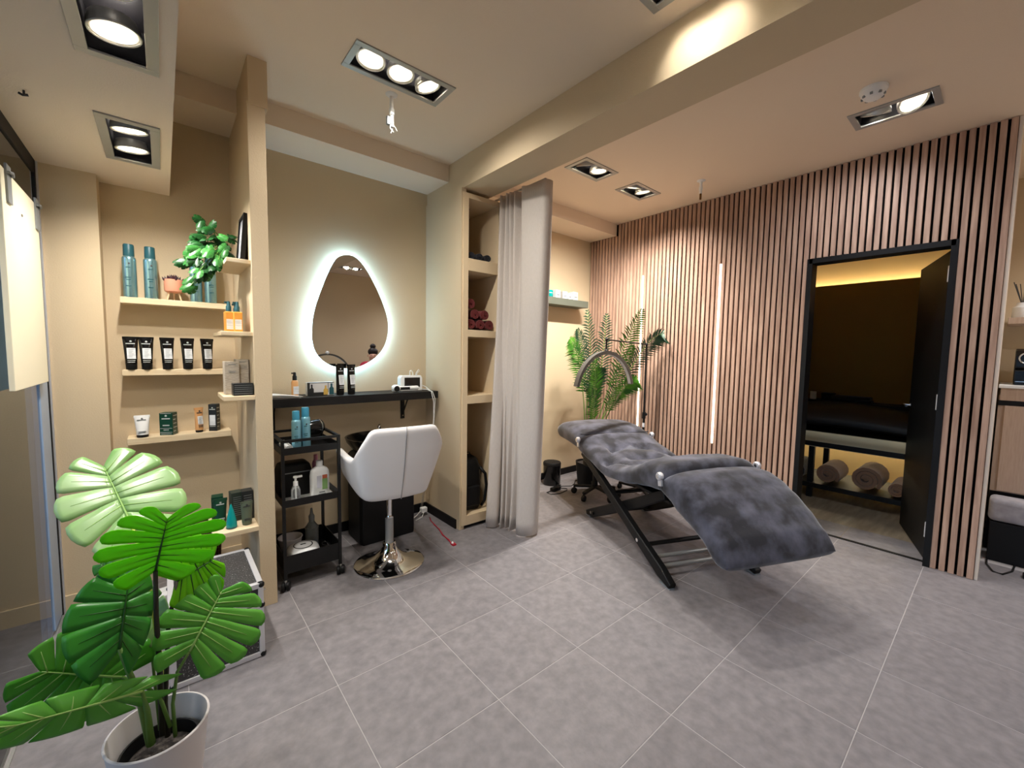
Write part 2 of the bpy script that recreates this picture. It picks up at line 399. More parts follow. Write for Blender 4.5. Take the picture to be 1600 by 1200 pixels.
# shopfront glazing
w1 = bpy.data.objects.new('window_1', None); COL.objects.link(w1); w1['kind'] = 'structure'
part('glass_pane', MB().box(XG-.016, XG-.006, YF, 2.93, .02, 2.12), GLASS, w1)
part('window_frame', MB().box(XG-.05, XG+.0, YF, 2.95, 2.12, ZL).box(XG-.05, XG-.0, 2.915, 2.935, 0, ZL), BLACK, w1)
part('frame_strip', MB().box(XG-.04, XG+.006, 2.935, 2.949, 0, ZL), ALU, w1)
part('sky_blue_strip', MB().box(XG-.006, XG-.001, 2.74, 2.90, .02, 1.6), mat('painted_sky_blue', (150, 172, 200), .25), w1)  # added strip, blue of the reflected sky put into its colour
part('floor_track', MB().box(XG-.04, XG-.012, YF, 2.915, 0, .018).box(XG-.004, XG+.004, YF, 2.915, 0, .006), FIXMET, w1)
struct('floor', MB().box(-9, XG-.06, -8, 12, -.2, -.02), STREET)
struct('wall_left', MB().box(-7, -6.6, -8, 9, -.1, 3.2), FACADE)
struct('wall_left', MB().box(-.9, XG-.055, 3.3, 3.4, -.1, 3.2), mat('daylight_blue_wall', (176, 200, 232), .8))  # added outside wall with the blue of daylight put into its colour

# ------------------------------------------------------------------ ceiling lights
def light_fixture(f, label, n, axis, aims, group='recessed downlights'):
    nm, x0, x1, y0, y1, z = f
    cx, cy = (x0+x1)/2, (y0+y1)/2
    t = thing('recessed_downlight', label, 'ceiling light', (cx, cy, z), group=group)
    a, b = (x1-x0)/2, (y1-y0)/2; fw = .03
    mb = MB().box(-a, a, -b, -b+fw, -.006, .004).box(-a, a, b-fw, b, -.006, .004).box(-a, -a+fw, -b+fw, b-fw, -.006, .004).box(a-fw, a, -b+fw, b-fw, -.006, .004)
    part('frame', mb, FIXMET, t, bevel=.001)
    a2, b2 = a-fw, b-fw
    mb = MB().box(-a2, a2, -b2, b2, .095, .1).box(-a2-.003, -a2, -b2, b2, 0, .1).box(a2, a2+.003, -b2, b2, 0, .1).box(-a2, a2, -b2-.003, -b2, 0, .1).box(-a2, a2, b2, b2+.003, 0, .1)
    part('housing', mb, FIXIN, t)
    span = (a2 if axis == 'x' else b2)*2/n; R = min(span*.48, (b2 if axis == 'x' else a2)*.96, .07)
    for i in range(n):
        o_ = -(n-1)/2*span+i*span; c = Vector((o_, 0, .013) if axis == 'x' else (0, o_, .013))
        d = Vector(aims[i]).normalized(); q = Vector((0, 0, -1)).rotation_difference(d).to_matrix().to_4x4(); Mx = Matrix.Translation(c) @ q
        mb = MB().torus((0, 0, -.003), R*.93, R*.055, 28, 8, Mx).torus((0, 0, .002), R*.82, R*.05, 28, 8, Mx)
        mb.lathe([(R*.95, -.002), (R*.95, .012), (R*.86, .03), (R*.82, .03), (R*.82, .004), (R*.9, -.002)], (0, 0, 0), 28, Mx)
        ring = part('lamp_ring', mb, RINGW, t, smooth=50)
        part('bulb', MB().lathe([(0, -.001), (R*.5, .0), (R*.79, .004), (R*.79, .02), (0, .02)], (0, 0, 0), 24, Mx), BULB, ring, smooth=50)
        ld = bpy.data.lights.new('downlight_beam', 'SPOT'); ld.energy = LAMP_W*FIX_GAIN.get(nm, 1); ld.color = FIX_COL.get(nm, LAMP_COL); ld.spot_size = math.radians(FIX_SPOT.get(nm, 142)); ld.spot_blend = .9; ld.shadow_soft_size = .03
        lo = bpy.data.objects.new('downlight_beam', ld); COL.objects.link(lo); lo.parent = t
        lo.location = c+d*.012; lo.rotation_euler = Vector((0, 0, -1)).rotation_difference(d).to_euler()
D = (0, 0, -1)
FIX_GAIN = {'beamwash': .2, 'near': 3.5, 'far': 3.1, 'kitchen': 1.05, 'rear': .9, 'fill_left': .3, 'fill_kitchenette': 1.8, 'triple': 1.35, 'leftnear': 1.0, 'leftfar': 1.0}
FIX_SPOT = {'rear': 142, 'kitchen': 125, 'beamwash': 70, 'near': 128, 'far': 124}
FIX_COL = {'kitchen': (.84, .90, 1), 'rear': (.96, .95, 1), 'fill_kitchenette': (.95, .96, 1)}
fx = {f[0]: f for f in FIX}
light_fixture(fx['triple'], 'three-lamp recessed downlight with a grey frame over the mirror niche', 3, 'x', [(-.1, -.1, -1), (0, -.1, -1), (.3, -.05, -1)])
light_fixture(fx['beamwash'], 'recessed downlight at the top edge of the photo, tilted at the beam', 3, 'y', [(.25, 0, -1), (1, .25, -.95), (1, .0, -.95)])
light_fixture(fx['near'], 'two-lamp recessed downlight just past the beam, nearer the curtain', 2, 'x', [(.35, .25, -1), (.1, .05, -1)])
light_fixture(fx['far'], 'two-lamp recessed downlight nearest the corner of the slat wall', 2, 'x', [(.15, .3, -1), (.2, .0, -1)])
light_fixture(fx['kitchen'], 'two-lamp recessed downlight next to the white smoke detector', 2, 'y', [(-.45, -.5, -1), (.5, .2, -1)])
light_fixture(fx['rear'], 'two-lamp recessed downlight seen in the egg-shaped mirror', 2, 'x', [(-.15, .5, -1), (.45, .45, -1)])
light_fixture(fx['fill_left'], 'added three-lamp fill downlight behind the camera', 3, 'x', [D, D, D])  # unseen fixture, added to raise the bounce light
light_fixture(fx['fill_kitchenette'], 'added two-lamp fill downlight over the kitchenette', 2, 'x', [D, D])  # also an added fixture, unseen, for more bounce light
light_fixture(fx['leftnear'], 'large two-lamp recessed downlight in the top left corner of the photo', 2, 'y', [(.1, 0, -1), (.1, 0, -1)])
light_fixture(fx['leftfar'], 'two-lamp recessed downlight in the low soffit before the wall shelves', 2, 'y', [(.1, .15, -1), (.1, .1, -1)])

t = thing('smoke_detector', 'round white smoke detector on the ceiling beside the downlight', 'smoke detector', (2.83, .53, ZC))
part('base', MB().lathe([(.058, -.012), (.058, 0)], n=28), WHITEP, t, smooth=40)
part('cover', MB().lathe([(.02, -.05), (.034, -.048), (.05, -.032), (.056, -.012)], n=28), WHITEP, t, smooth=50)
mb = MB()
for k in range(8):
    a = 2*PI*k/8; M = Matrix.Rotation(a, 4, 'Z'); mb.box(.041, .049, -.006, .006, -.043, -.033, M)
part('vent_slot', mb, GREYP, t)
def stub(loc, ln, label, wires):
    t = thing('ceiling_pipe_stub', label, 'pipe', loc)
    part('collar', MB().lathe([(.016, -.012), (.03, -.004), (.032, 0)], n=20), WHITEP, t, smooth=50)
    part('pipe', MB().cyl((0, 0, 0), .011, -ln, 0, 14), WHITEP, t, smooth=40)
    part('coupling', MB().cyl((0, 0, 0), .0145, -ln*.72, -ln*.5, 14), WHITEP, t, smooth=40)
    if wires:
        part('connector', MB().box(-.028, -.012, -.008, .008, -ln-.012, -ln+.03).box(-.008, .008, -.01, .01, -ln-.02, -ln), GREYP, t)
        part('wire', MB().tube([(0, 0, -ln), (.004, 0, -ln-.03), (-.004, .004, -ln-.05)], .003, 6).tube([(.006, 0, -ln), (.02, 0, -ln-.015), (.03, 0, -ln-.03)], .002, 6).tube([(-.006, 0, -ln), (-.012, -.006, -ln-.03), (.006, -.006, -ln-.045)], .003, 6), CABLEW, t, smooth=60)
    else:
        part('connector', MB().cyl((0, 0, 0), .008, -ln-.045, -ln, 10), mat('brass', (120, 84, 40), .4, metal=.8), t, smooth=40)
stub((.992, 2.225, ZC), .15, 'white pipe stub with loose wire ends hanging under the three-lamp downlight', True)
stub((3.29, 1.64, ZC), .10, 'thin white pipe stub hanging from the ceiling before the slat wall', False)
t = thing('ceiling_hook', 'small dark hook in the low soffit near the shopfront glass', 'hook', (-.325, 2.17, ZL))
part('stem', MB().cyl((0, 0, 0), .003, -.012, 0, 8), INK, t); part('hook_bend', MB().tube([(-.012, 0, -.012), (-.004, 0, -.016), (.01, 0, -.012)], .004, 6), INK, t)

# ------------------------------------------------------------------ poster board on the glass
t = thing('hanging_board', 'cream blank board hanging on the shopfront glass from clear clips', 'board', (XG+.002, 2.5, 1.17))
part('panel', MB().box(.004, .02, -.275, .275, 0, .77), CREAMB, t, bevel=.002)
for yy in (-.20, .235):
    part('clip', MB().box(.02, .026, yy-.028, yy+.028, .66, .79).tube([(.03, yy-.028, .76), (.034, yy, .765), (.03, yy+.028, .76)], .005, 8), GREYP, t)
part('screw', MB().lathe([(.006, 0), (.004, .003)], (0, 0, 0), 10, Matrix.Translation((.02, -.02, .66)) @ Matrix.Rotation(PI/2, 4, 'Y')), CHROME, t)

# ------------------------------------------------------------------ wall shelves
def shelf(name, x0, x1, y0, y1, ztop, th, mt, label, group, bevel=.002):
    o = part(name, MB().box(x0, x1, y0, y1, ztop-th, ztop), mt, None, bevel=bevel); return tag(o, label, 'shelf', group)
G = 'pale floating shelves of the alcove'
YS = YB-.12
shelf('wall_shelf', -.16, .30, YS, YB, 1.592, .032, MAPLE, 'pale wall shelf holding four teal cans and a pink pot', G)
shelf('wall_shelf', -.166, .29, YS, YB, 1.213, .032, MAPLE, 'pale wall shelf holding five black squeeze tubes', G)
shelf('wall_shelf', -.16, .30, YS, YB, .846, .035, MAPLE, 'pale wall shelf holding a white tube and a green carton', G)
shelf('partition_shelf', .245, .345, 2.41, 2.80, 1.765, .02, MAPLE, 'pale shelf on the partition under the black picture frame', G)
shelf('partition_shelf', .215, .345, 2.41, 2.80, 1.415, .02, MAPLE, 'pale shelf on the partition under the orange bottles', G)
shelf('partition_shelf', .215, .345, 2.39, 2.66, 1.102, .022, MAPLE, 'pale shelf on the partition under the charcoal carton', G)
shelf('partition_shelf', .155, .345, 2.39, 2.68, .435, .024, MAPLE, 'lowest pale shelf on the partition, with green cartons and a teal cone', G)
for z, y0 in ((1.415, 2.45), (1.102, 2.45)):
    pass

# ------------------------------------------------------------------ shelf goods
def oval(rx, ry, z, n=20): return [(rx*math.cos(2*PI*k/n), ry*math.sin(2*PI*k/n), z) for k in range(n)]
def spray_can(loc, h, r, bm_, cm, label, group):
    t = thing('spray_can', label, 'spray can', loc, group=group); cz = h*.76
    part('can_body', MB().lathe([(r*.94, 0), (r, .005), (r, cz-.012), (r*.97, cz-.003), (r*.78, cz+.004)], n=24), bm_, t, smooth=40)
    part('cap', MB().lathe([(r*.78, cz+.001), (r*.8, cz+.012), (r*.77, h-.004), (r*.7, h), (0, h)], n=24), cm, t, smooth=40)
    part('emblem', MB().sphere((0, -r, cz-.035), .0045, 8, 6, (1, .25, 1)), INK, t)
    mb = MB()
    for k, (zz, w) in enumerate(((.55, .5), (.36, .62), (.32, .45), (.2, .55))):
        mb.box(-r*w, r*w*.3, -r*1.003, -r*.8, h*zz, h*zz+.004)
    part('print', mb, TEALCAP, t)
    return t
def squeeze_tube(loc, h, w, r, bm_, cm, lm, label, group=None, rz=0, caph=.03, depth=None, emblem=PRINT, cat='tube'):
    t = thing('squeeze_tube', label, cat, loc, rz, group)
    part('cap', MB().lathe([(r*.9, 0), (r*.93, .002), (r*.97, caph)], n=20), cm, t, smooth=40)
    rings = []
    for k in range(9):
        s = k/8; e = s**1.25; rings.append(oval(r*(1-e)+w*e, r*(1-e)+.0025*e, caph+.001+(h-caph)*s))
    part('tube_body', MB().loft(rings), bm_, t, smooth=50)
    part('crimp', MB().box(-w, w, -.003, .003, h-.012, h), bm_, t)
    def yf(z): 
        e = max(0.0, (z-caph)/(h-caph))**1.25; return -(r*(1-e)+.0025*e)-.0012
    if lm:
        z0, z1 = h*.33, h*.66; ww = r*.72
        mb = MB().grid(lambda u, v: (-ww+2*ww*u, yf(z0+(z1-z0)*v)*(1-.10*(2*u-1)**2), z0+(z1-z0)*v), 6, 4)
        part('label_patch', mb, lm, t, solid=.0008)
        mb = MB()
        for k in range(6): zz = z0+(z1-z0)*(.18+.13*k); mb.box(-ww*.6, ww*(.2+.3*((k*7) % 3)/2), yf(zz)-.0012, yf(zz)+.001, zz, zz+.0016)
        part('label_print', mb, GREYP, t)
    zz = h*.86
    mb = MB().sphere((0, yf(zz), zz), .005, 8, 6, (1, .3, 1)).box(-w*.62, w*.5, yf(h*.78)-.0004, yf(h*.78)+.002, h*.78, h*.78+.005)
    mb.box(-r*.7, r*.6, yf(h*.27)-.0004, yf(h*.27)+.002, h*.27, h*.27+.003).box(-r*.7, r*.5, yf(h*.22)-.0004, yf(h*.22)+.002, h*.22, h*.22+.003)
    part('print', mb, emblem, t)
    return t
def carton(loc, w, d, h, mt, label, rz=0, lab=None, lines=(), emblem=True, group=None, cat='box', ink=PRINT, sidelines=0, name='carton'):
    t = thing(name, label, cat, loc, rz, group)
    part('carton_body', MB().box(-w/2, w/2, -d/2, d/2, 0, h), mt, t, bevel=.0015)
    if lab: part('label_patch', MB().box(-w*.36, w*.36, -d/2-.0008, -d/2, h*lab[0], h*lab[1]), LABEL, t)
    mb = MB()
    for zz, ww, tt in lines: mb.box(-w*ww/2, w*ww/2, -d/2-.0012, -d/2+.0005, h*zz, h*zz+tt)
    if emblem: mb.sphere((0, -d/2, h*.87), min(w*.09, .006), 8, 6, (1, .3, 1))
    for k in range(sidelines):
        zz = h*(.15+.7*k/max(1, sidelines-1)); mb.box(w/2-.0005, w/2+.001, -d*.36, d*(.1+.25*((k*5) % 3)/2), zz, zz+.0035); mb.box(-w/2-.001, -w/2+.0005, -d*.3, d*.3, zz, zz+.0025)
    if mb.v: part('print', mb, ink, t)
    return t
GC = 'tall teal spray cans on the top shelf'
ys = 2.985
zt = 1.5925
c = spray_can((-.118, ys, zt), .272, .0285, TEALCAN, TEALCAP, 'tall teal spray can at the left end of the top shelf', GC)
dup(c, (-.035, ys, zt), .2, 'tall teal spray can just left of the pink footed pot', GC)
dup(c, (.158, ys+.005, zt), .1, 'tall teal spray can just right of the pink pot, half under trailing leaves', GC)
dup(c, (.225, ys, zt), .3, 'tall teal spray can at the right end of the top shelf, behind trailing leaves', GC)
t = thing('footed_pot', 'small pink pot on three wooden legs with a dark succulent', 'plant pot', (.06, ys, zt))
part('pot', MB().lathe([(.03, .042), (.04, .047), (.0425, .056), (.0425, .112), (.0395, .112), (.039, .1), (0, .1)], n=28), TERRA, t, smooth=40)
for a in (-.5, PI+.5, PI/2): part('leg', MB().tube([(.022*math.cos(a), .022*math.sin(a), .046), (.034*math.cos(a), .034*math.sin(a), 0)], [.005, .0035], 8), PEGWOOD, t, smooth=60)
mb = MB()
for k in range(26):
    a = k*2.4; rr = .006+.0013*k; p = Vector((rr*math.cos(a), rr*math.sin(a), .102)); q = Vector((1.35*rr*math.cos(a), 1.35*rr*math.sin(a), .142-.0008*k)); mb.tube([p, (p+q)/2, q], [.004, .006, .0008], 5)
part('succulent', mb, SUCC, t)
GT = 'black squeeze tubes on the middle shelf'
xs = [-.128, -.066, .02, .108, .197]
names = ['leftmost of the five black squeeze tubes on the middle shelf', 'second from left of the five black squeeze tubes, touching the first', 'middle one of the five black squeeze tubes with white labels',
         'fourth from left of the five black squeeze tubes on the shelf', 'rightmost of the five black squeeze tubes on the middle shelf']
c = squeeze_tube((xs[0], ys-.01, 1.2135), .172, .032, .024, BLACKGL, BLACK, LABEL, names[0], GT, .12)
for i in range(1, 5): dup(c, (xs[i], ys-.01, 1.2135), [.12, .08, .18, .2, .22][i], names[i], GT)
squeeze_tube((-.098, 2.985, .8465), .118, .033, .026, WHITEP, BLACK, None, 'white squeeze tube on a black cap at the left of the third shelf', caph=.014, emblem=GREYP)
carton((.012, 3.0, .8465), .062, .055, .124, GREENBOX, 'dark green carton with white bands on the third shelf', rz=-.42, lines=((.97, .8, .002), (.72, .62, .006), (.42, .5, .006), (.30, .9, .002), (.12, .9, .002), (.22, .4, .004), (.05, .8, .002)), sidelines=5)
squeeze_tube((.148, 2.99, .8465), .142, .024, .019, COPPER, BLACK, LABEL, 'peach coloured squeeze tube with a white label on the third shelf', rz=.5, caph=.012, emblem=INK)
carton((.222, 3.0, .8465), .042, .045, .158, CARBON, 'tall charcoal carton with a white label at the right of the third shelf', rz=-.5, lab=(.22, .6), lines=((.80, .7, .004), (.17, .7, .003)), sidelines=6)
# partition shelf goods
t = thing('picture_frame', 'black picture frame leaning on the partition above the top shelf', 'picture frame', (.318, 2.55, 1.7655), 0)
M = Matrix.Rotation(math.radians(-6), 4, 'Y')
M = Matrix.Translation((0, 0, .002)) @ Matrix.Rotation(math.radians(5), 4, 'Y')
fr = MB(); hh, wy, b = .235, .085, .014
fr.box(-.009, .009, -wy, wy, 0, b, M).box(-.009, .009, -wy, wy, hh-b, hh, M).box(-.009, .009, -wy, -wy+b, b, hh-b, M).box(-.009, .009, wy-b, wy, b, hh-b, M)
part('frame', fr, BLACK, t); part('print_sheet', MB().box(-.002, .004, -wy+b, wy-b, b, hh-b, M), mat('pale_grey_print', (196, 198, 204), .4, noise=(40, 3, (150, 152, 160), .45, .6)), t)
part('easel_back', MB().box(.004, .012, -wy+.005, wy-.005, .005, hh-.005, M), BLACK, t)
def pump_bottle(loc, h, r, bm_, cm, label, group=None, rz=0, lab=True, boxy=False):
    t = thing('pump_bottle', label, 'bottle', loc, rz, group); bh = h*.66
    if boxy: part('bottle_body', MB().box(-r, r, -r, r, 0, bh), bm_, t, bevel=.004)
    else: part('bottle_body', MB().lathe([(r*.95, 0), (r, .004), (r, bh-.012), (r*.8, bh-.002), (r*.5, bh+.002)], n=20), bm_, t, smooth=40)
    part('pump_cap', MB().lathe([(r*.62, bh-.001), (r*.62, bh+h*.17), (r*.45, bh+h*.2), (r*.42, h*.96), (r*.3, h), (0, h)], n=16).box(-r*.9, 0, -.005, .005, h*.93, h*.985), cm, t, smooth=40)
    if lab:
        part('label_patch', MB().box(-r*.75, r*.75, -r-.0012, -r*.6, bh*.12, bh*.62), LABEL, t)
    return t
GO = 'orange bottles with dark teal tops on the partition shelf'
c = pump_bottle((.292, 2.49, 1.4155), .150, .019, ORANGE, TEALCAP, 'orange pump bottle with dark teal top at the front of its row', GO, boxy=True, rz=.1)
dup(c, (.296, 2.54, 1.4155), .1, 'second orange pump bottle from the front of the row', GO)
dup(c, (.300, 2.60, 1.4155), .1, 'rearmost orange pump bottle with dark teal top in the row', GO)
dup(c, (.258, 2.50, 1.4155), .1, 'orange pump bottle left of the front one, nearest the shelf edge', GO)
carton((.262, 2.52, 1.1025), .062, .05, .165, KRAFT, 'tall pale textured carton standing left on the partition shelf', rz=.08, emblem=False, lines=((.9, .5, .003), (.7, .5, .002), (.66, .4, .002)), ink=GREYP)
carton((.312, 2.565, 1.1025), .055, .08, .175, KRAFT, 'tall pale textured carton behind the charcoal one, against the partition', rz=0, emblem=False, ink=GREYP, lines=((.92, .5, .003), (.8, .7, .002), (.75, .7, .002)))
carton((.298, 2.432, 1.1025), .085, .05, .06, CARBON, 'low wide charcoal carton lying in front of two pale cartons', rz=.05, emblem=False, lines=((.82, .9, .002), (.65, .9, .002), (.5, .9, .002), (.33, .9, .002), (.15, .9, .002)), ink=GREYP)
carton((.192, 2.60, .4355), .05, .06, .132, GREENBOX, 'green carton at the back left of the lowest partition shelf', rz=-.1, lines=((.72, .6, .004), (.3, .6, .003)), sidelines=5)
squeeze_tube((.198, 2.525, .4355), .135, .03, .023, GREENBOX, GREENBOX, None, 'green squeeze tube standing in front of the green carton', rz=.05, caph=.035)
t = thing('cone_bottle', 'teal cone-shaped bottle at the front of the lowest partition shelf', 'bottle', (.235, 2.445, .4355))
part('bottle_body', MB().lathe([(.023, .008), (.0235, .02), (.02, .045), (.012, .085), (.005, .112), (.002, .122)], n=24), TEAL, t, smooth=60)
part('base_cap', MB().lathe([(.0225, 0), (.0235, .004), (.0235, .0085)], n=24), TEALCAP, t, smooth=40)
carton((.268, 2.56, .4355), .05, .06, .15, DKGREEN, 'tall dark carton with pale text lines, middle of the lowest shelf', rz=.1, emblem=False, lines=tuple((.2+.07*k, .7, .002) for k in range(10)), ink=GREYP)
carton((.316, 2.55, .4355), .05, .06, .152, CARBON, 'tall black carton at the right of the lowest shelf, by the partition', rz=.02, emblem=False, lines=tuple((.2+.08*k, .7, .002) for k in range(9)), ink=GREYP)
squeeze_tube((.302, 2.455, .4355), .118, .027, .022, OLIVE, OLIVE, None, 'olive grey squeeze tube before the black carton on the lowest shelf', rz=.05, caph=.012, emblem=INK)

# ------------------------------------------------------------------ trailing plant on the partition shelf
def monstera_points(n=5, seg=3, lat=6, slit=.5, gap=.55, curl=.1, bend=.15, ridge=.02, round_=.10, lobe=1.0, holes=True):
    """leaf in its own frame: base 0, tip v=1, half width about 1; returns verts (u,v,w), faces"""
    V, Fc = [], []
    for side in (-1, 1):
        for k in range(n):
            t0, t1 = k/n, (k+1)/n; tc, hw = (t0+t1)/2, .5/n; o = len(V)
            for i in range(lat+1):
                s = i/lat
                g = 0 if s < slit else .20*gap*((s-slit)/(1-slit))**.35 + .22*gap*max(0, (s-.86)/.14)**2
                for j in range(seg+1):
                    q = -1+2*j/seg
                    te = max(0.0, tc+q*hw*(1-g*.55))
                    ph = math.radians(-62*lobe+125*te); Ln = 1.02*(1-.0*te)*math.sin(PI*(.30+.56*te))**.8
                    Ln *= 1-round_*.6*gap*q*q*(1 if s > slit else 0)
                    y0 = .92*te**.85
                    u = side*s*Ln*math.cos(ph)*1.08; v = y0*(1-.0*s)+s*Ln*math.sin(ph)*.5
                    w = -curl*u*u-bend*v*v+ridge*(1-q*q)*s
                    V.append((u, v, w))
            for i in range(lat):
                for j in range(seg):
                    a = o+i*(seg+1)+j; f_ = (a, a+seg+1, a+seg+2, a+1); Fc.append(f_ if side > 0 else f_[::-1])
    return V, Fc
ivy_me = []
for mt_ in (IVYL, IVYD):
    V, Fc = monstera_points(3, 2, 3, .45, .5, .25, .2, .03)
    mb = MB(); mb.add([(v[0]*.5, v[1], v[2]) for v in V], Fc); ivy_me.append(mesh('leaf', mb, mt_, 180))
t = thing('trailing_plant', 'small leafy potted plant trailing over the top partition shelf', 'plant', (.272, 2.70, 1.7655))
part('pot', MB().lathe([(.03, 0), (.038, .055), (.035, .055), (.033, .048), (0, .048)], n=20), BLACK, t, smooth=40)
rng = random.Random(3); stems = MB()
def ivy_leaf(p, tip, size, dark, nrm):
    Y = (Vector(tip)).normalized(); Z = Vector(nrm); X = Y.cross(Z).normalized(); Z = X.cross(Y)
    Mx = Matrix((X*size, Y*size, Z*size)).transposed().to_4x4(); Mx.translation = Vector(p)-t.matrix_basis.translation
    o = link('leaf', ivy_me[1 if dark else 0], t); o.matrix_basis = Mx
ivy = [(318, 352, 2.66), (330, 362, 2.64), (345, 372, 2.66), (318, 372, 2.62), (305, 378, 2.62), (335, 385, 2.62), (350, 385, 2.66), (362, 372, 2.70), (356, 398, 2.66), (345, 396, 2.6), (310, 392, 2.58), (326, 390, 2.6), (322, 404, 2.56),
       (300, 396, 2.58), (298, 408, 2.6), (308, 412, 2.55), (338, 404, 2.55), (350, 406, 2.58), (352, 396, 2.56), (318, 416, 2.54), (296, 415, 2.62), (340, 416, 2.54), (306, 424, 2.53), (325, 424, 2.55), (300, 440, 2.56), (304, 452, 2.57), (328, 434, 2.57), (310, 434, 2.52), (314, 420, 2.54), (333, 396, 2.57), (341, 380, 2.62), (312, 384, 2.6), (322, 364, 2.64), (304, 404, 2.56), (290, 412, 2.63), (330, 376, 2.63)]
ctr = t.matrix_basis.translation+Vector((0, 0, .06))
ivy += [(a+rng.uniform(-6, 8), b+rng.uniform(-9, 5), y_+rng.uniform(-.03, .03)) for a, b, y_ in ivy]
for i, (a, b, yy) in enumerate(ivy):
    p = P(a-1, b-5, yy); out = (p-ctr); tip = Vector((out.x*.6+rng.uniform(-.09, .09), -.05+rng.uniform(-.04, .04), out.z*.4-.06+rng.uniform(-.04, .05))); 
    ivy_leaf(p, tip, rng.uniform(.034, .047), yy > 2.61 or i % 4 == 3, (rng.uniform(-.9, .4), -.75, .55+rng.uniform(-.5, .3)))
    mid = (p+ctr)/2+Vector((0, 0, .035)); stems.tube([q-t.matrix_basis.translation for q in (ctr-Vector((0, 0, .015)), mid, p)], .0014, 5)
part('stem', stems, STEMG, t)

# ------------------------------------------------------------------ floor things of the alcove
t = thing('flight_case', 'black glitter beauty case with aluminium edges on the floor by the partition', 'case', (.17, 2.2, 0), 0)
a, b, h, e = .128, .205, .33, .022; a2 = .19
X0, X1 = -a2, a; hm = .235
part('lower_shell', MB().box(X0+.006, X1-.006, -b+.006, b-.006, .012, hm-.006), GLITTER, t)
part('lid', MB().box(X0+.006, X1-.006, -b+.006, b-.006, hm+.006, h-.004), GLITTER, t)
mb = MB()
for z in (.002, hm-.022, hm+.002, h-e):
    th = e if z in (.002, h-e) else .02
    mb.box(X0, X1, -b, -b+e*.6, z, z+th).box(X0, X1, b-e*.6, b, z, z+th).box(X0, X0+e*.6, -b, b, z, z+th).box(X1-e*.6, X1, -b, b, z, z+th)
mb.box(X0, X1, -b, -b+e, h-.004, h+.001).box(X0, X1, b-e, b, h-.004, h+.001).box(X0, X0+e, -b, b, h-.004, h+.001).box(X1-e, X1, -b, b, h-.004, h+.001)
for sx in (X0, X1-e*.9):
    for sy in (-b, b-e*.9): mb.box(sx-.0005, sx+e*.9, sy-.0005, sy+e*.9, .002, h)
part('edge_trim', mb, ALU, t, bevel=.003)
mb = MB()
for sx in (X0+.008, X1-.008):
    for sy in (-b+.008, b-.008):
        for z in (.012, hm-.004, h-.009): mb.sphere((sx, sy, z), .0135, 12, 8)
part('corner_cap', mb, BLACK, t, smooth=180)
part('handle', MB().tube([(-.045, -.05, h), (-.045, -.05, h+.018), (-.04, -.045, h+.026), (-.04, .045, h+.026), (-.045, .05, h+.018), (-.045, .05, h)], .006, 8), CHROME, t, smooth=60)
part('handle_plate', MB().box(-.06, -.03, -.07, -.035, h-.002, h+.005).box(-.06, -.03, .035, .07, h-.002, h+.005), ALU, t, bevel=.002)
for yy in (-.12, 0, .12):
    part('latch', MB().box(X1, X1+.008, yy-.014, yy+.014, hm-.025, hm+.03).box(X1+.008, X1+.02, yy-.008, yy+.008, hm+.02, hm+.026), CHROME, t, bevel=.001)
t = thing('wicker_basket', 'round brown wicker basket behind the aluminium case', 'basket', (.11, 2.80, 0))
mb = MB()
for i in range(30):
    z = .01+i*.0118; r = .088+.018*z/.36
    mb.torus((0, 0, z), r, .0058, 26, 6)
part('weave', mb, WICKER, t, smooth=180)
mb = MB()
for k in range(22):
    aa = 2*PI*k/22; mb.tube([(.094*math.cos(aa), .094*math.sin(aa), 0), (.112*math.cos(aa), .112*math.sin(aa), .37)], .004, 6)
part('stake', mb, WICKER, t, smooth=180); part('bottom', MB().cyl((0, 0, 0), .088, .0, .008), WICKER, t); part('rim', MB().torus((0, 0, .368), .108, .009, 26, 8), WICKER, t, smooth=180)
t = thing('paper_box', 'plain white box on the floor behind the monstera stems', 'box', (-.045, 2.66, 0), .2)
part('box_body', MB().box(-.055, .055, -.05, .05, 0, .1), WHITEP, t, bevel=.002); part('flap', MB().box(-.055, .055, -.05, .0, .1, .102).box(-.055, .055, .002, .05, .1, .102), WHITEP, t)

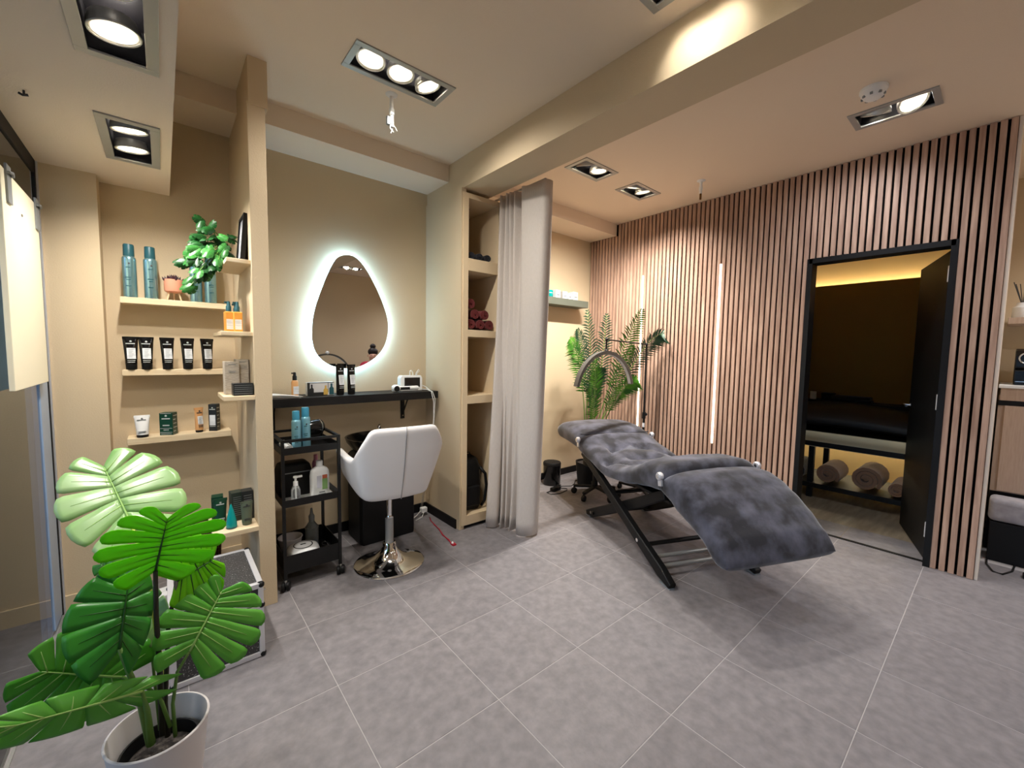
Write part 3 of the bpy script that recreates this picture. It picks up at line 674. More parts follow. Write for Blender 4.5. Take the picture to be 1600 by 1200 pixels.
# ------------------------------------------------------------------ monstera in front
t = thing('monstera_plant', 'large monstera in a tapered white pot at the front left', 'plant', (-.043, 1.43, 0))
R0 = .113
part('pot', MB().lathe([(.07, 0), (.078, .004), (R0*.98, .292), (R0, .298), (R0*.985, .3), (R0*.95, .3), (R0*.935, .296), (R0*.8, .15), (0, .14)], n=48), WHITEPOT, t, smooth=50)
part('inner_pot', MB().lathe([(.07, .145), (.088, .238), (.083, .238), (.08, .225), (.065, .15)], n=36), BLACK, t, smooth=50)
part('soil', MB().lathe([(.06, .15), (.081, .205), (.04, .212), (0, .214)], n=30), SOIL, t, smooth=180)
def mleaf(B, T, L, R, mt_, vein, n=6, curl=.05, bend=.06, slit=.42, gap=.6, ridge=.011, flip=1, stem=None, smat=None, rs=(.004, .006), lobe=1.0, name='leaf'):
    B, T, L, R = [P(*q) for q in (B, T, L, R)]
    Y = T-B; XL = B-L+Y*((L-B).dot(Y)/Y.length_squared); XR = R-B-Y*((R-B).dot(Y)/Y.length_squared); X = (XL+XR)/2; Nn = X.cross(Y).normalized()*flip; sc = (X.length+Y.length)/2
    V, Fc = monstera_points(n, 4, 9, slit, gap, curl, bend, ridge, lobe=lobe)
    def mp(u, v, w): return B+(XR if u > 0 else XL)*u*1.04+Y*v+Nn*w*sc
    mb = MB().add([mp(*q) for q in V], Fc)
    lf = part(name, mb, mt_, t, smooth=180, world=True, solid=.0012)
    vb = MB().tube([mp(0, v, -bend*v*v+.004) for v in [k/8*.9 for k in range(9)]], [.0035-.0003*k for k in range(9)], 6)
    for side in (-1, 1):
        for k in range(n):
            tc = (k+.5)/n; ph = math.radians(-62*lobe+125*tc); Ln = .9*math.sin(PI*(.30+.56*tc))**.8; pts = []
            for i in range(5):
                s = i/4*.85; u = side*s*Ln*math.cos(ph)*1.08; v = .92*tc**.85+s*Ln*math.sin(ph)*.5; pts.append(mp(u, v, -curl*u*u-bend*v*v+ridge*s+.003))
            vb.tube(pts, [.0018, .0016, .0013, .001, .0005], 5)
    part('vein', vb, vein, lf, smooth=180, world=True)
    if stem:
        pts = [P(*q) for q in stem]+[B]
        part('petiole', MB().tube(pts, [rs[1]+(rs[0]-rs[1])*i/(len(pts)-1) for i in range(len(pts))], 9), smat, t, smooth=180, world=True)
    return lf
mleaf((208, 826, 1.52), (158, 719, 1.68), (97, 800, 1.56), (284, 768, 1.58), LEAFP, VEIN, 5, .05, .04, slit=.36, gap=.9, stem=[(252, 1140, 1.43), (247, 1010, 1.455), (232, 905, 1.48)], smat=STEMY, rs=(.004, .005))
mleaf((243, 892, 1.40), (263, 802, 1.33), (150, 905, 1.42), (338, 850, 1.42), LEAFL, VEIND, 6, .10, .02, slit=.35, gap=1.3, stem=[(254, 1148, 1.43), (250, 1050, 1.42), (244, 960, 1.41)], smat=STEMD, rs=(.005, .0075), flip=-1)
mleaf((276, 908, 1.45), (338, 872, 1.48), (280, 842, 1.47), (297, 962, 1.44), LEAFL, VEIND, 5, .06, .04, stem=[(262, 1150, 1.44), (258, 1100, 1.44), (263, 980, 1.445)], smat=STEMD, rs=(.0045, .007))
mleaf((187, 1014, 1.38), (203, 893, 1.45), (108, 975, 1.41), (236, 948, 1.42), LEAFD, VEIND, 5, .06, .05, slit=.8, gap=.4, stem=[(236, 1162, 1.41), (218, 1090, 1.39)], smat=STEMG, rs=(.005, .011))
mleaf((190, 1058, 1.45), (50, 1050, 1.42), (112, 1130, 1.44), (150, 975, 1.47), LEAFM, VEIN, 5, .04, .05, slit=.4, gap=.55, stem=[(266, 1135, 1.42), (250, 1090, 1.42), (222, 1068, 1.43)], smat=STEMG, rs=(.004, .005))
mleaf((296, 1018, 1.40), (352, 915, 1.46), (258, 968, 1.42), (396, 1000, 1.42), LEAFM, VEIN, 6, .05, .04, slit=.42, gap=.9, stem=[(274, 1150, 1.42), (270, 1100, 1.41), (277, 1050, 1.405)], smat=STEMG, rs=(.0035, .005))
mleaf((222, 1080, 1.36), (-22, 1148, 1.27), (92, 1150, 1.32), (100, 1090, 1.32), LEAFM, VEIN, 5, .06, .03, slit=.4, gap=.4, stem=[(236, 1160, 1.40), (230, 1110, 1.39)], smat=STEMG, rs=(.0045, .009))
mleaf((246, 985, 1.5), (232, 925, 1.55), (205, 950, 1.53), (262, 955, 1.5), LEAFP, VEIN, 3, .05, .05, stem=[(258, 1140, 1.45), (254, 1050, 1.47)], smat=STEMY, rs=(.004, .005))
mleaf((196, 905, 1.55), (152, 880, 1.62), (168, 925, 1.58), (185, 862, 1.6), LEAFM, VEIN, 4, .1, .05, slit=.5, stem=[(250, 1140, 1.46), (235, 1000, 1.5)], smat=STEMG, rs=(.003, .004))

# ------------------------------------------------------------------ mirror niche
egg = [(1.01, 2.003), (.962, 1.985), (.93, 1.953), (.884, 1.859), (.841, 1.745), (.802, 1.632), (.783, 1.547), (.776, 1.469), (.776, 1.396), (.789, 1.33), (.824, 1.275), (.875, 1.236), (.926, 1.216), (.996, 1.203), (1.068, 1.208), (1.15, 1.240), (1.235, 1.300), (1.286, 1.372), (1.312, 1.457), (1.315, 1.544), (1.298, 1.624), (1.247, 1.752), (1.18, 1.875), (1.141, 1.933), (1.1, 1.978), (1.055, 2.003)]
def smooth_loop(pts, it=2):
    for _ in range(it):
        n = len(pts); pts = [q for i in range(n) for q in (tuple(.75*pts[i][k]+.25*pts[(i+1) % n][k] for k in (0, 1)), tuple(.25*pts[i][k]+.75*pts[(i+1) % n][k] for k in (0, 1)))]
    return pts
eg = smooth_loop(egg); ec = (1.045, 1.58)
def sc_(pts, d):
    return [(ec[0]+(x-ec[0])*(1+d/ math.hypot(x-ec[0], z-ec[1])), ec[1]+(z-ec[1])*(1+d/math.hypot(x-ec[0], z-ec[1]))) for x, z in pts]
t = thing('led_mirror', 'egg-shaped wall mirror with a white LED halo above the black ledge', 'mirror', (1.045, YB, 1.2))
part('mirror_glass', MB().prism(eg, 3.028, 3.033), MIRROR, t, world=True)
part('led_rim', MB().prism(sc_(eg, -.004), 3.033, 3.062), LEDC, t, world=True)
part('back_plate', MB().prism(sc_(eg, -.05), 3.062, YB), ALU, t, world=True)
led = bpy.data.lights.new
# ledge
t = thing('wall_ledge', 'long black wooden ledge under the lit mirror', 'shelf', (1.03, YB, 1.03))
part('board', MB().box(.422, 1.635, 2.835, YB-.001, .975, 1.03), BLACKWOOD, t, bevel=.0015, world=True)
for xx in (.535, 1.45):
    br = part('bracket', MB().box(xx-.016, xx+.016, YB-.008, YB, .80, .975).box(xx-.016, xx+.016, 2.93, YB, .967, .975).bar((xx, YB-.006, .83), (xx, 2.98, .968), .008, .008), BLACKMET, t, world=True)
    part('screw', MB().sphere((xx, YB-.009, .825), .006, 8, 6).sphere((xx, YB-.009, .94), .006, 8, 6), CHROME, br, world=True)
ZT = 1.0305
t = thing('paper_stack', 'loose white papers at the left end of the black ledge', 'papers', (.56, 2.93, ZT))
mb = MB().grid(lambda u, v: (-.135+.22*u, -.09+.14*v, .003+.002*math.sin(5*u)+.012*max(0, .6-v)), 6, 3)
part('sheet', mb, WHITEP, t, solid=.0016); mb = MB().grid(lambda u, v: (-.135+.245*u, -.085+.16*v, .018+.008*math.sin(3*u+v)-.012*u), 6, 3); part('sheet', mb, WHITEP, t, solid=.002)
mb = MB().box(-.135, .10, -.085, .06, .0, .0015); part('folder', mb, WHITEP, t)
pump_bottle((.655, 2.985, ZT), .155, .021, COPPER, BLACK, 'peach coloured pump bottle with a black top on the ledge', rz=.2)
t = thing('gift_set_box', 'small printed gift box showing bottles, on the ledge before the mirror', 'box', (.80, 2.95, ZT), .05)
part('box_body', MB().box(-.085, .085, -.02, .02, 0, .088), mat('pale_grey_card', (206, 206, 206), .5), t, bevel=.001)
mb = MB().box(-.085, -.07, -.021, -.018, .0, .088).box(-.085, .085, -.021, -.018, .084, .088).box(-.072, .04, -.0212, -.018, 0, .022); part('dark_print', mb, CARBON, t)
def flat_bottle(x, w, h, mt_, nm):
    part(nm, MB().prism([(x-w, .004), (x+w, .004), (x+w, h*.6), (x+w*.4, h*.72), (x+w*.4, h), (x-w*.4, h), (x-w*.4, h*.72), (x-w, h*.6)], -.0216, -.019), mt_, t)
flat_bottle(-.058, .012, .075, CARBON, 'bottle_print'); flat_bottle(.03, .014, .066, YELLOWB, 'bottle_print'); flat_bottle(.068, .015, .078, TEALCAP, 'bottle_print')
part('divider', MB().box(.045, .048, -.0214, -.018, .02, .086), INK, t)
GB = 'black squeeze tubes before the mirror'
c = squeeze_tube((.925, 2.93, ZT), .205, .031, .026, BLACKGL, BLACK, LABEL, 'left of the two black squeeze tubes standing before the mirror', GB, .25)
dup(c, (1.0, 2.93, ZT), .25, 'right of the two black squeeze tubes standing before the mirror', GB)
t = thing('skin_device', 'white console with a dark screen and two cables on the ledge', 'device', (1.46, 2.965, ZT), .0)
part('housing', MB().loft([[(x, y, z) for x, z in [(-.09, .0), (.092, .0), (.092, .1), (.082, .118), (-.08, .118), (-.09, .1)]] for y in (-.028, .03)]), WHITEP, t, bevel=.005)
part('screen', MB().box(-.058, .07, -.0305, -.027, .03, .103), SCREEN, t)
part('cable', MB().tube([(0, .0, .117), (.0, .0, .15), (.012, .005, .158), (.03, .01, .14), (.035, .02, .118)], .0035, 6).tube([(.05, .0, .117), (.052, 0, .135), (.075, 0, .165), (.082, 0, .155), (.062, 0, .135), (.055, 0, .117)], .003, 6), CABLEW, t, smooth=180)
part('cord', MB().tube([(.095, -.01, .04), (.105, -.06, .03), (.115, -.13, -.005), (.13, -.138, -.08), (.135, -.13, -.2), (.13, -.12, -.35), (.12, -.0, -.8), (.14, .09, -1.0)], .003, 6).tube([(.06, -.06, .012), (.10, -.09, .012), (.122, -.137, -.004), (.142, -.14, -.06), (.14, -.13, -.2), (.135, -.12, -.35), (.13, .0, -.8), (.15, .085, -1.0)], .003, 6), CABLEW, t, smooth=180)
t = thing('device_handpiece', 'white wand with a black button panel lying before the console', 'handpiece', (1.375, 2.89, ZT), -.05)
part('wand_body', MB().lathe([(.0, -.075), (.014, -.072), (.016, -.06), (.0145, .05), (.02, .075), (.028, .095), (.028, .115), (.02, .13), (0, .132)], (0, 0, 0), 18, Matrix.Translation((.04, 0, .0285)) @ Matrix.Rotation(-PI/2, 4, 'Y')), WHITEP, t, smooth=60)
part('button_panel', MB().lathe([(.021, 0), (.0205, .004)], (0, 0, 0), 20, Matrix.Translation((-.065, -.0265, .028)) @ Matrix.Rotation(PI/2, 4, 'X')).box(-.06, .04, -.0195, -.01, .019, .037), BLACK, t)

# white salon chair
t = thing('salon_chair', 'white upholstered swivel chair on a round chrome base', 'chair', (1.055, 2.43, 0), -.09)
part('base_disc', MB().lathe([(.212, 0), (.213, .006), (.205, .012), (.15, .022), (.09, .05), (.055, .085), (.042, .118), (.040, .13), (.034, .138), (0, .138)], n=64), CHROME, t, smooth=40)
part('gas_column', MB().cyl((0, 0, 0), .025, .135, .30, 24), FIXMET, t, smooth=40)
part('piston', MB().cyl((0, 0, 0), .016, .30, .47, 20).cyl((0, 0, 0), .0255, .295, .303, 20), CHROME, t, smooth=40)
part('seat_plate', MB().box(-.1, .1, -.1, .1, .452, .468).tube([(.05, -.02, .455), (.16, -.03, .45), (.2, -.03, .452)], .006, 8), BLACKMET, t, smooth=40)
def shell(u, v):
    s = -1+2*u; a = abs(s); sg = 1 if s >= 0 else -1
    L1, L2, rc = .50, .62, .055
    def ss(e0, e1, z): q = max(0, min(1, (z-e0)/(e1-e0))); return q*q*(3-2*q)
    top = .912-.018*ss(.36, .5, a)-.185*ss(.42, .72, a)+.012*ss(.8, 1, a)
    bot = .475+.085*ss(.62, 1, a)
    z = bot+(top-bot)*v; h = (z-.475)/.43
    hw = .174+.104*h; yb = -.172-.095*h-.012*math.sin(PI*h)
    if a <= L1: x = sg*a/L1*(hw-rc); y = yb-.018*(1-(a/L1)**2)
    elif a < L2:
        k = (a-L1)/(L2-L1)*PI/2; x = sg*(hw-rc+rc*math.sin(k)); y = yb+rc*(1-math.cos(k))
    else:
        k = (a-L2)/(1-L2); x = sg*(hw+.018*math.sin(PI*k*.6)); y = yb+rc+(.20+.03*v-yb-rc)*k
    return Vector((x, y, z))
sh = part('shell', MB().grid(shell, 44, 10), WHITEL, t, smooth=180, solid=.042, subd=1)
sh.modifiers['thickness'].use_rim = True
mb = MB().tube([shell(.5, v/8)+Vector((0, -.0225, 0)) for v in range(9)], .0028, 6); part('seam', mb, mat('grey_seam', (150, 147, 146), .6), sh, smooth=180)
def cushion(fn, nu, nv): return MB().grid(fn, nu, nv)
part('seat_cushion', MB().loft([[(sx*(.155-.006*k), -.12+.34*vv if vv < 1 else .22, z) for sx, vv in ((-1, 0), (1, 0), (1, 1), (-1, 1))] for k, z in ((1, .468), (0, .48), (0, .54), (2, .555))]), WHITEL, t, bevel=.02, seg=3, smooth=40)

# wash basin unit behind chair
t = thing('wash_basin_unit', 'black hair-wash basin on a black pedestal behind the white chair', 'basin', (1.19, 2.87, 0))
part('pedestal', MB().loft([[(x*s, y*s2, z) for x, y in [(-.19, -.13), (.19, -.13), (.2, -.1), (.2, .12), (.19, .14), (-.19, .14), (-.2, .12), (-.2, -.1)]] for s, s2, z in ((.97, 1, 0), (1, 1, .02), (1, 1, .60), (.9, .9, .62))]), BLACK, t, bevel=.006)
part('bowl', MB().lathe([(.1, .6), (.16, .63), (.215, .70), (.225, .73), (.213, .73), (.2, .7), (.15, .645), (0, .635)], (-.03, -.02, 0), 36), BLACKGL, t, smooth=50)
part('tap', MB().tube([(.05, .14, .62), (.05, .15, .76), (.03, .1, .79), (.0, .05, .78)], .009, 8), CHROME, t, smooth=180)
part('hose', MB().tube([(.2, .05, .35), (.225, .06, .34), (.24, .07, .29), (.225, .09, .22), (.21, .1, .2)], .005, 6), CABLEB, t, smooth=180)
t = thing('wall_plug', 'white plug with a short white cord low in the niche corner', 'plug', (1.585, 2.985, 0))
part('plug_body', MB().box(-.022, .03, -.02, .02, .028, .068), WHITEP, t, bevel=.006); part('cord', MB().tube([(-.02, 0, .045), (-.07, -.02, .02), (-.14, -.05, .006), (-.2, -.03, .004)], .004, 6).tube([(0, -.018, .04), (-.03, -.04, .006), (-.1, -.07, .004)], .003, 6), CABLEW, t, smooth=180)
t = thing('red_cable', 'thin red cable lying on the floor left of the open cabinet', 'cable', (1.5, 2.6, 0))
q = [(1.60, 2.90), (1.575, 2.84), (1.56, 2.75), (1.545, 2.66), (1.52, 2.56), (1.505, 2.46), (1.497, 2.40)]
part('cord', MB().tube([(a, b, .0045) for a, b in q], .0035, 6).tube([(a+.012*math.sin(3*i), b, .0045) for i, (a, b) in enumerate(q)], .0025, 6), REDC, t, smooth=180, world=True)
part('plug_end', MB().box(1.485, 1.51, 2.365, 2.40, .001, .012), REDC, t, world=True); part('white_tip', MB().sphere((1.492, 2.385, .016), .009, 10, 6), WHITEP, t, world=True, smooth=180)

# trolley
t = thing('trolley', 'black metal three-tier trolley on castors beside the partition', 'trolley', (.63, 2.65, 0))
x0, x1, y0, y1 = .478, .772, 2.49, 2.83
for xx in (x0, x1):
    for yy in (y0, y1):
        pp = part('post', MB().box(xx-.008, xx+.008, yy-.008, yy+.008, .055, .84), BLACKMET, t, world=True)
        cs = part('castor', MB().lathe([(.022, -.009), (.025, -.006), (.025, .006), (.022, .009)], (0, 0, 0), 20, Matrix.Translation((xx+.012, yy-.008, .0255)) @ Matrix.Rotation(PI/2, 4, 'Y') @ Matrix.Rotation(.4, 4, 'X')).lathe([(.022, -.009), (.025, -.006), (.025, .006), (.022, .009)], (0, 0, 0), 20, Matrix.Translation((xx-.012, yy-.008, .0255)) @ Matrix.Rotation(PI/2, 4, 'Y') @ Matrix.Rotation(.4, 4, 'X')), BLACK, t, world=True, smooth=40)
        part('axle', MB().box(xx-.005, xx+.005, yy-.01, yy+.006, .025, .058), FIXMET, cs, world=True)
rl = MB().box(x0, x1, y0-.007, y0+.007, .826, .84).box(x0, x1, y1-.007, y1+.007, .826, .84).box(x0-.007, x0+.007, y0, y1, .826, .84).box(x1-.007, x1+.007, y0, y1, .826, .84)
part('top_rail', rl, BLACKMET, t, world=True)
TR = [(.757, .795, .759), (.465, .505, .468), (.09, .19, .094)]
for zb, ztp, zf in TR:
    mb = MB().box(x0+.004, x1-.004, y0+.002, y1-.002, zb, zb+.003).box(x0, x1, y0-.004, y0, zb, ztp).box(x0, x1, y1, y1+.004, zb, ztp).box(x0-.004, x0, y0, y1, zb, ztp).box(x1, x1+.004, y0, y1, zb, ztp)
    part('tray', mb, BLACKMET, t, world=True)
part('tray_liner', MB().box(x0+.006, x1-.006, y0+.006, y1-.006, .468, .470), WHITEP, t, world=True, label='pale tray liner')
GS = 'light blue spray cans on the trolley'
c = spray_can((.567, 2.575, .7605), .225, .0245, BLUECAN, BLUECAP, 'left light blue spray can on top of the trolley', GS)
dup(c, (.622, 2.60, .7605), 0, 'right light blue spray can on top of the trolley', GS).scale = (1.06, 1.06, 1.06)
t = thing('hair_dryer', 'glossy black hair dryer lying on top of the trolley', 'hair dryer', (.685, 2.70, .7605), .3)
part('barrel', MB().lathe([(.02, -.06), (.034, -.05), (.042, -.02), (.046, .02), (.044, .05), (.034, .062), (0, .064)], (0, 0, 0), 24, Matrix.Translation((0, 0, .1)) @ Matrix.Rotation(PI/2, 4, 'Y')), BLACKGL, t, smooth=60)
part('handle', MB().tube([(-.02, 0, .075), (-.03, 0, .04), (-.035, 0, .012)], [.019, .017, .018], 14), BLACK, t, smooth=60)
part('nozzle', MB().box(-.09, -.055, -.03, .03, .093, .107), BLACK, t, bevel=.003)
part('chrome_band', MB().torus((0, 0, .04), .0448, .0025, 28, 6, Matrix.Translation((0, 0, .1)) @ Matrix.Rotation(PI/2, 4, 'Y')), CHROME, t, smooth=180)
for i, (xx, yy, rz, lb) in enumerate(((.69, 2.57, .5, 'dark comb lying at the front of the trolley top'), (.735, 2.58, .9, 'second dark comb lying right of the first'),)):
    t = thing('comb', lb, 'comb', (xx, yy, .7605), rz, 'dark combs on the trolley top')
    part('spine', MB().box(-.006, .006, -.06, .06, 0, .006), GREYP if i else BLACK, t, bevel=.001)
    mb = MB()
    for k in range(14): mb.box(.006, .022, -.055+k*.0083, -.052+k*.0083, .001, .004)
    part('teeth', mb, BLACK, t)
t = thing('towel_roll', 'rolled white towel hanging over the left end of the trolley top', 'towel', (.515, 2.60, .7605))
def roll(mb, r, ln, turns=2.4, th=.008, axis='y'):
    n = 40; outer = []; inner = []
    for k in range(n+1):
        a = 2*PI*turns*k/n; rr = r*(1-.72*(1-k/n)); outer.append((rr*math.cos(a), rr*math.sin(a))); ri = rr-th; inner.append((ri*math.cos(a), ri*math.sin(a)))
    rings = []
    loop = outer+inner[::-1]
    for s in (-ln/2, ln/2): rings.append([((x, s, z) if axis == 'y' else (s, x, z)) for x, z in loop])
    o = len(mb.v); nn = len(loop)
    for rg in rings: mb.v += rg
    for j in range(nn): kx = (j+1) % nn; mb.f.append((o+j, o+kx, o+nn+kx, o+nn+j))
    for s in (0, 1):
        for j in range(n): mb.f.append((o+s*nn+j, o+s*nn+j+1, o+s*nn+nn-2-j, o+s*nn+nn-1-j))
    return mb
mb = roll(MB(), .024, .16, 2.2, .006); mb.v = [(x, y, z+.0245) for x, y, z in mb.v]; part('rolled_cloth', mb, WHITEP, t, smooth=40)
part('hem', MB().box(-.0255, -.022, -.08, .08, .012, .016), LAGREY, t)
t = thing('pump_dispenser', 'small clear pump bottle with white lotion on the middle tier', 'bottle', (.548, 2.53, .4705))
part('bottle_body', MB().lathe([(.022, 0), (.024, .004), (.024, .075), (.016, .095), (.011, .1)], n=24), CLEARP, t, smooth=40)
part('lotion', MB().lathe([(.021, .003), (.0225, .006), (.0225, .022)], n=20), LOTION, t, smooth=40)
part('pump', MB().lathe([(.0125, .098), (.0125, .122), (.006, .124), (.006, .142), (.012, .143), (.012, .152), (0, .153)], n=16).tube([(0, 0, .1), (0, 0, .02)], .003, 6).box(0, .034, -.006, .006, .143, .152), WHITEP, t, smooth=40)
t = thing('lotion_bottle', 'large white lotion bottle with a printed label on the middle tier', 'bottle', (.683, 2.56, .4705), .05)
rings = []
for z, sx, sy in ((0, .9, .9), (.005, 1, 1), (.13, 1, 1), (.155, .94, .95), (.17, .78, .8), (.178, .5, .6), (.182, .36, .5)):
    rings.append([(math.copysign(abs(math.cos(a))**.6, math.cos(a))*.052*sx, math.copysign(abs(math.sin(a))**.6, math.sin(a))*.03*sy, z) for a in [2*PI*k/28 for k in range(28)]])
part('bottle_body', MB().loft(rings), WHITEP, t, smooth=40)
part('cap', MB().lathe([(.018, .18), (.018, .212), (.015, .216), (0, .216)], n=18), WHITEP, t, smooth=40)
part('label_patch', MB().box(-.024, .002, -.0312, -.029, .06, .132), LAGREY, t); part('green_print', MB().box(.005, .034, -.0312, -.029, .048, .112), LAGREEN, t); part('red_print', MB().box(.006, .033, -.0314, -.029, .112, .134), LARED, t); part('word_print', MB().box(-.012, .02, -.0312, -.029, .03, .037).box(-.016, .024, -.0312, -.029, .02, .024), GREYP, t)
t = thing('storage_pouch', 'black zipped pouch standing at the back of the middle tier', 'bag', (.575, 2.70, .4705))
part('pouch_body', MB().loft([[(x*s, y*s, z) for x, y in [(-.085, -.06), (.085, -.06), (.09, -.04), (.09, .06), (.08, .07), (-.08, .07), (-.09, .06), (-.09, -.04)]] for s, z in ((.95, 0), (1, .03), (1, .15), (.9, .185), (.7, .195))]), BLACK, t, bevel=.008, smooth=40)
part('zip', MB().box(-.07, .085, -.0605, -.058, .14, .146).sphere((.085, -.061, .143), .006, 8, 6), GREYP, t)
t = thing('pink_bottle', 'slim pink bottle behind the large white lotion bottle', 'bottle', (.70, 2.70, .4705)); part('bottle_body', MB().lathe([(.02, 0), (.02, .17), (.015, .185)], n=18), PINKP, t, smooth=40); part('cap', MB().lathe([(.012, .184), (.012, .22), (0, .222)], n=14), PINKP, t, smooth=40)
t = thing('wax_heater', 'round white heater with a black ring on its lid, lowest tier', 'device', (.595, 2.60, .0975)); t.scale = (.9, .9, .9)
part('body', MB().lathe([(.085, 0), (.1, .01), (.103, .05), (.095, .075)], n=40), WHITEP, t, smooth=40); part('lid', MB().lathe([(.094, .075), (.088, .088), (.06, .1), (0, .104)], n=40), WHITEP, t, smooth=60)
part('ring', MB().torus((0, -.005, .099), .055, .0035, 36, 8), BLACK, t, smooth=180); part('lid_slot', MB().box(-.016, .016, -.009, -.001, .103, .106), BLACK, t)
t = thing('grey_spray_bottle', 'grey dispenser bottle standing behind the white heater', 'bottle', (.68, 2.74, .0945)); part('bottle_body', MB().lathe([(.036, 0), (.038, .01), (.038, .13), (.02, .16), (.016, .165)], n=24), GREYP, t, smooth=40); part('collar', MB().lathe([(.04, .125), (.04, .132)], n=24), GREYP, t); part('nozzle', MB().lathe([(.016, .16), (.018, .2), (.01, .215), (.006, .25), (0, .252)], n=16), GREYP, t, smooth=40)
t = thing('mixing_bowl', 'wide pale bowl at the back left of the lowest tier', 'bowl', (.56, 2.752, .0975)); part('bowl', MB().lathe([(.045, 0), (.07, .02), (.088, .09), (.085, .09), (.067, .024), (0, .008)], n=32), WHITEPOT, t, smooth=50); part('rim', MB().torus((0, 0, .09), .087, .004, 32, 6), WHITEPOT, t, smooth=180); t.scale = (.76, .76, 1)
t = thing('coiled_cord', 'coiled dark cord lying beside the white heater', 'cord', (.725, 2.60, .0945)); part('cord', MB().tube([(.03*math.cos(a)*(1-.02*a), .04*math.sin(a), .006+.0035*a) for a in [k*.35 for k in range(50)]], .0035, 6), CABLEB, t, smooth=180); part('plug', MB().box(-.015, .015, -.06, -.03, .0, .02), BLACK, t, bevel=.003)

# ------------------------------------------------------------------ open cabinet column
t = thing('shelf_column', 'tall narrow cream cabinet with four open compartments by the curtain', 'cabinet', (1.83, 2.82, 0))
cx0, cx1, cyf, cyb = 1.672, 2.03, 2.55, 3.075
part('left_side', MB().box(cx0, cx0+.045, cyf, cyb, .028, 2.47), LAMINATE, t, world=True, bevel=.0015)
part('right_side', MB().box(cx1-.045, cx1, cyf, cyb, .028, 2.47), LAMINATE, t, world=True, bevel=.0015)
part('back_panel', MB().box(cx0+.045, cx1-.045, cyb-.012, cyb, .028, 2.47), LAMINATE, t, world=True)
part('top_board', MB().box(cx0+.045, cx1-.045, cyf, cyb-.012, 2.435, 2.47), LAMINATE, t, world=True)
SHZ = [.10, 1.012, 1.50, 2.014]; SHT = [.072, .06, .052, .088]
for z, th in zip(SHZ, SHT): part('shelf', MB().box(cx0+.045, cx1-.045, cyf, cyb-.012, z-th, z), LAMINATE, t, world=True, bevel=.001)
part('plinth', MB().box(cx0+.01, cx1-.005, cyf+.02, cyb, 0, .028), BLACK, t, world=True)
for z in (2.435, 2.014-.088):
    part('cabinet_spot', MB().cyl((1.83, 2.75, 0), .022, z-.004, z+.002, 18), INK, t, world=True)
def towel(loc, r, ln, mt_, label, group, axis='y', rz=0, sq=1):
    t = thing('rolled_towel', label, 'towel', loc, rz, group)
    mb = roll(MB(), r, ln, 2.6, r*.24, axis); mb.v = [(x, y, (z+r)*sq) for x, y, z in mb.v]
    b = part('towel_roll', mb, mt_, t, smooth=50)
    part('core', MB().lathe([(r*.16, -ln*.47), (r*.16, ln*.47)], (0, 0, 0), 10, Matrix.Translation((0, 0, r*sq)) @ Matrix.Rotation(PI/2, 4, 'X' if axis == 'y' else 'Y')), mt_, t)
    return t
GN = 'navy rolled cloths in the top compartment'
for i, (xx, lb) in enumerate(((1.765, 'left navy cloth roll in the top compartment of the cream cabinet'), (1.838, 'middle navy cloth roll in the top compartment'), (1.912, 'right navy cloth roll in the top compartment'))):
    towel((xx, 2.70, 2.0145), .034, .24, NAVYT, lb, GN, sq=.85)
GR = 'dark red rolled towels in the second compartment'
r = .042
for i, (xx, zz, lb) in enumerate(((1.765, 0, 'bottom left'), (1.851, 0, 'bottom middle'), (1.935, 0, 'bottom right'), (1.80, .075, 'upper left'), (1.89, .073, 'upper right'), (1.762, .15, 'topmost'))):
    towel((xx, 2.71, 1.5005+zz), r, .26, REDT, lb+' dark red rolled towel of the pile in the second compartment', GR)
t = thing('backpack', 'black backpack standing in the lowest compartment of the cream cabinet', 'bag', (1.83, 2.72, .1005), -.12)
part('bag_body', MB().loft([[(x*s, y*s2, z) for x, y in [(-.075, -.1), (.06, -.1), (.085, -.07), (.09, .07), (.07, .1), (-.08, .1), (-.085, .07), (-.085, -.07)]] for s, s2, z in ((.9, .95, 0), (1, 1, .03), (1.02, 1.05, .2), (.95, .95, .34), (.75, .7, .4), (.5, .4, .415))]), BLACK, t, smooth=60, bevel=.012)
part('strap', MB().tube([(.07, -.09, .33), (.11, -.105, .28), (.125, -.1, .18), (.11, -.1, .06), (.085, -.09, .02)], .012, 8), BLACK, t, smooth=180)
part('front_pocket', MB().box(-.06, .055, -.125, -.095, .04, .2), BLACK, t, bevel=.012, seg=3)
part('grab_handle', MB().tube([(-.03, 0, .41), (-.02, 0, .44), (.02, 0, .44), (.03, 0, .41)], .006, 8), BLACK, t, smooth=180)

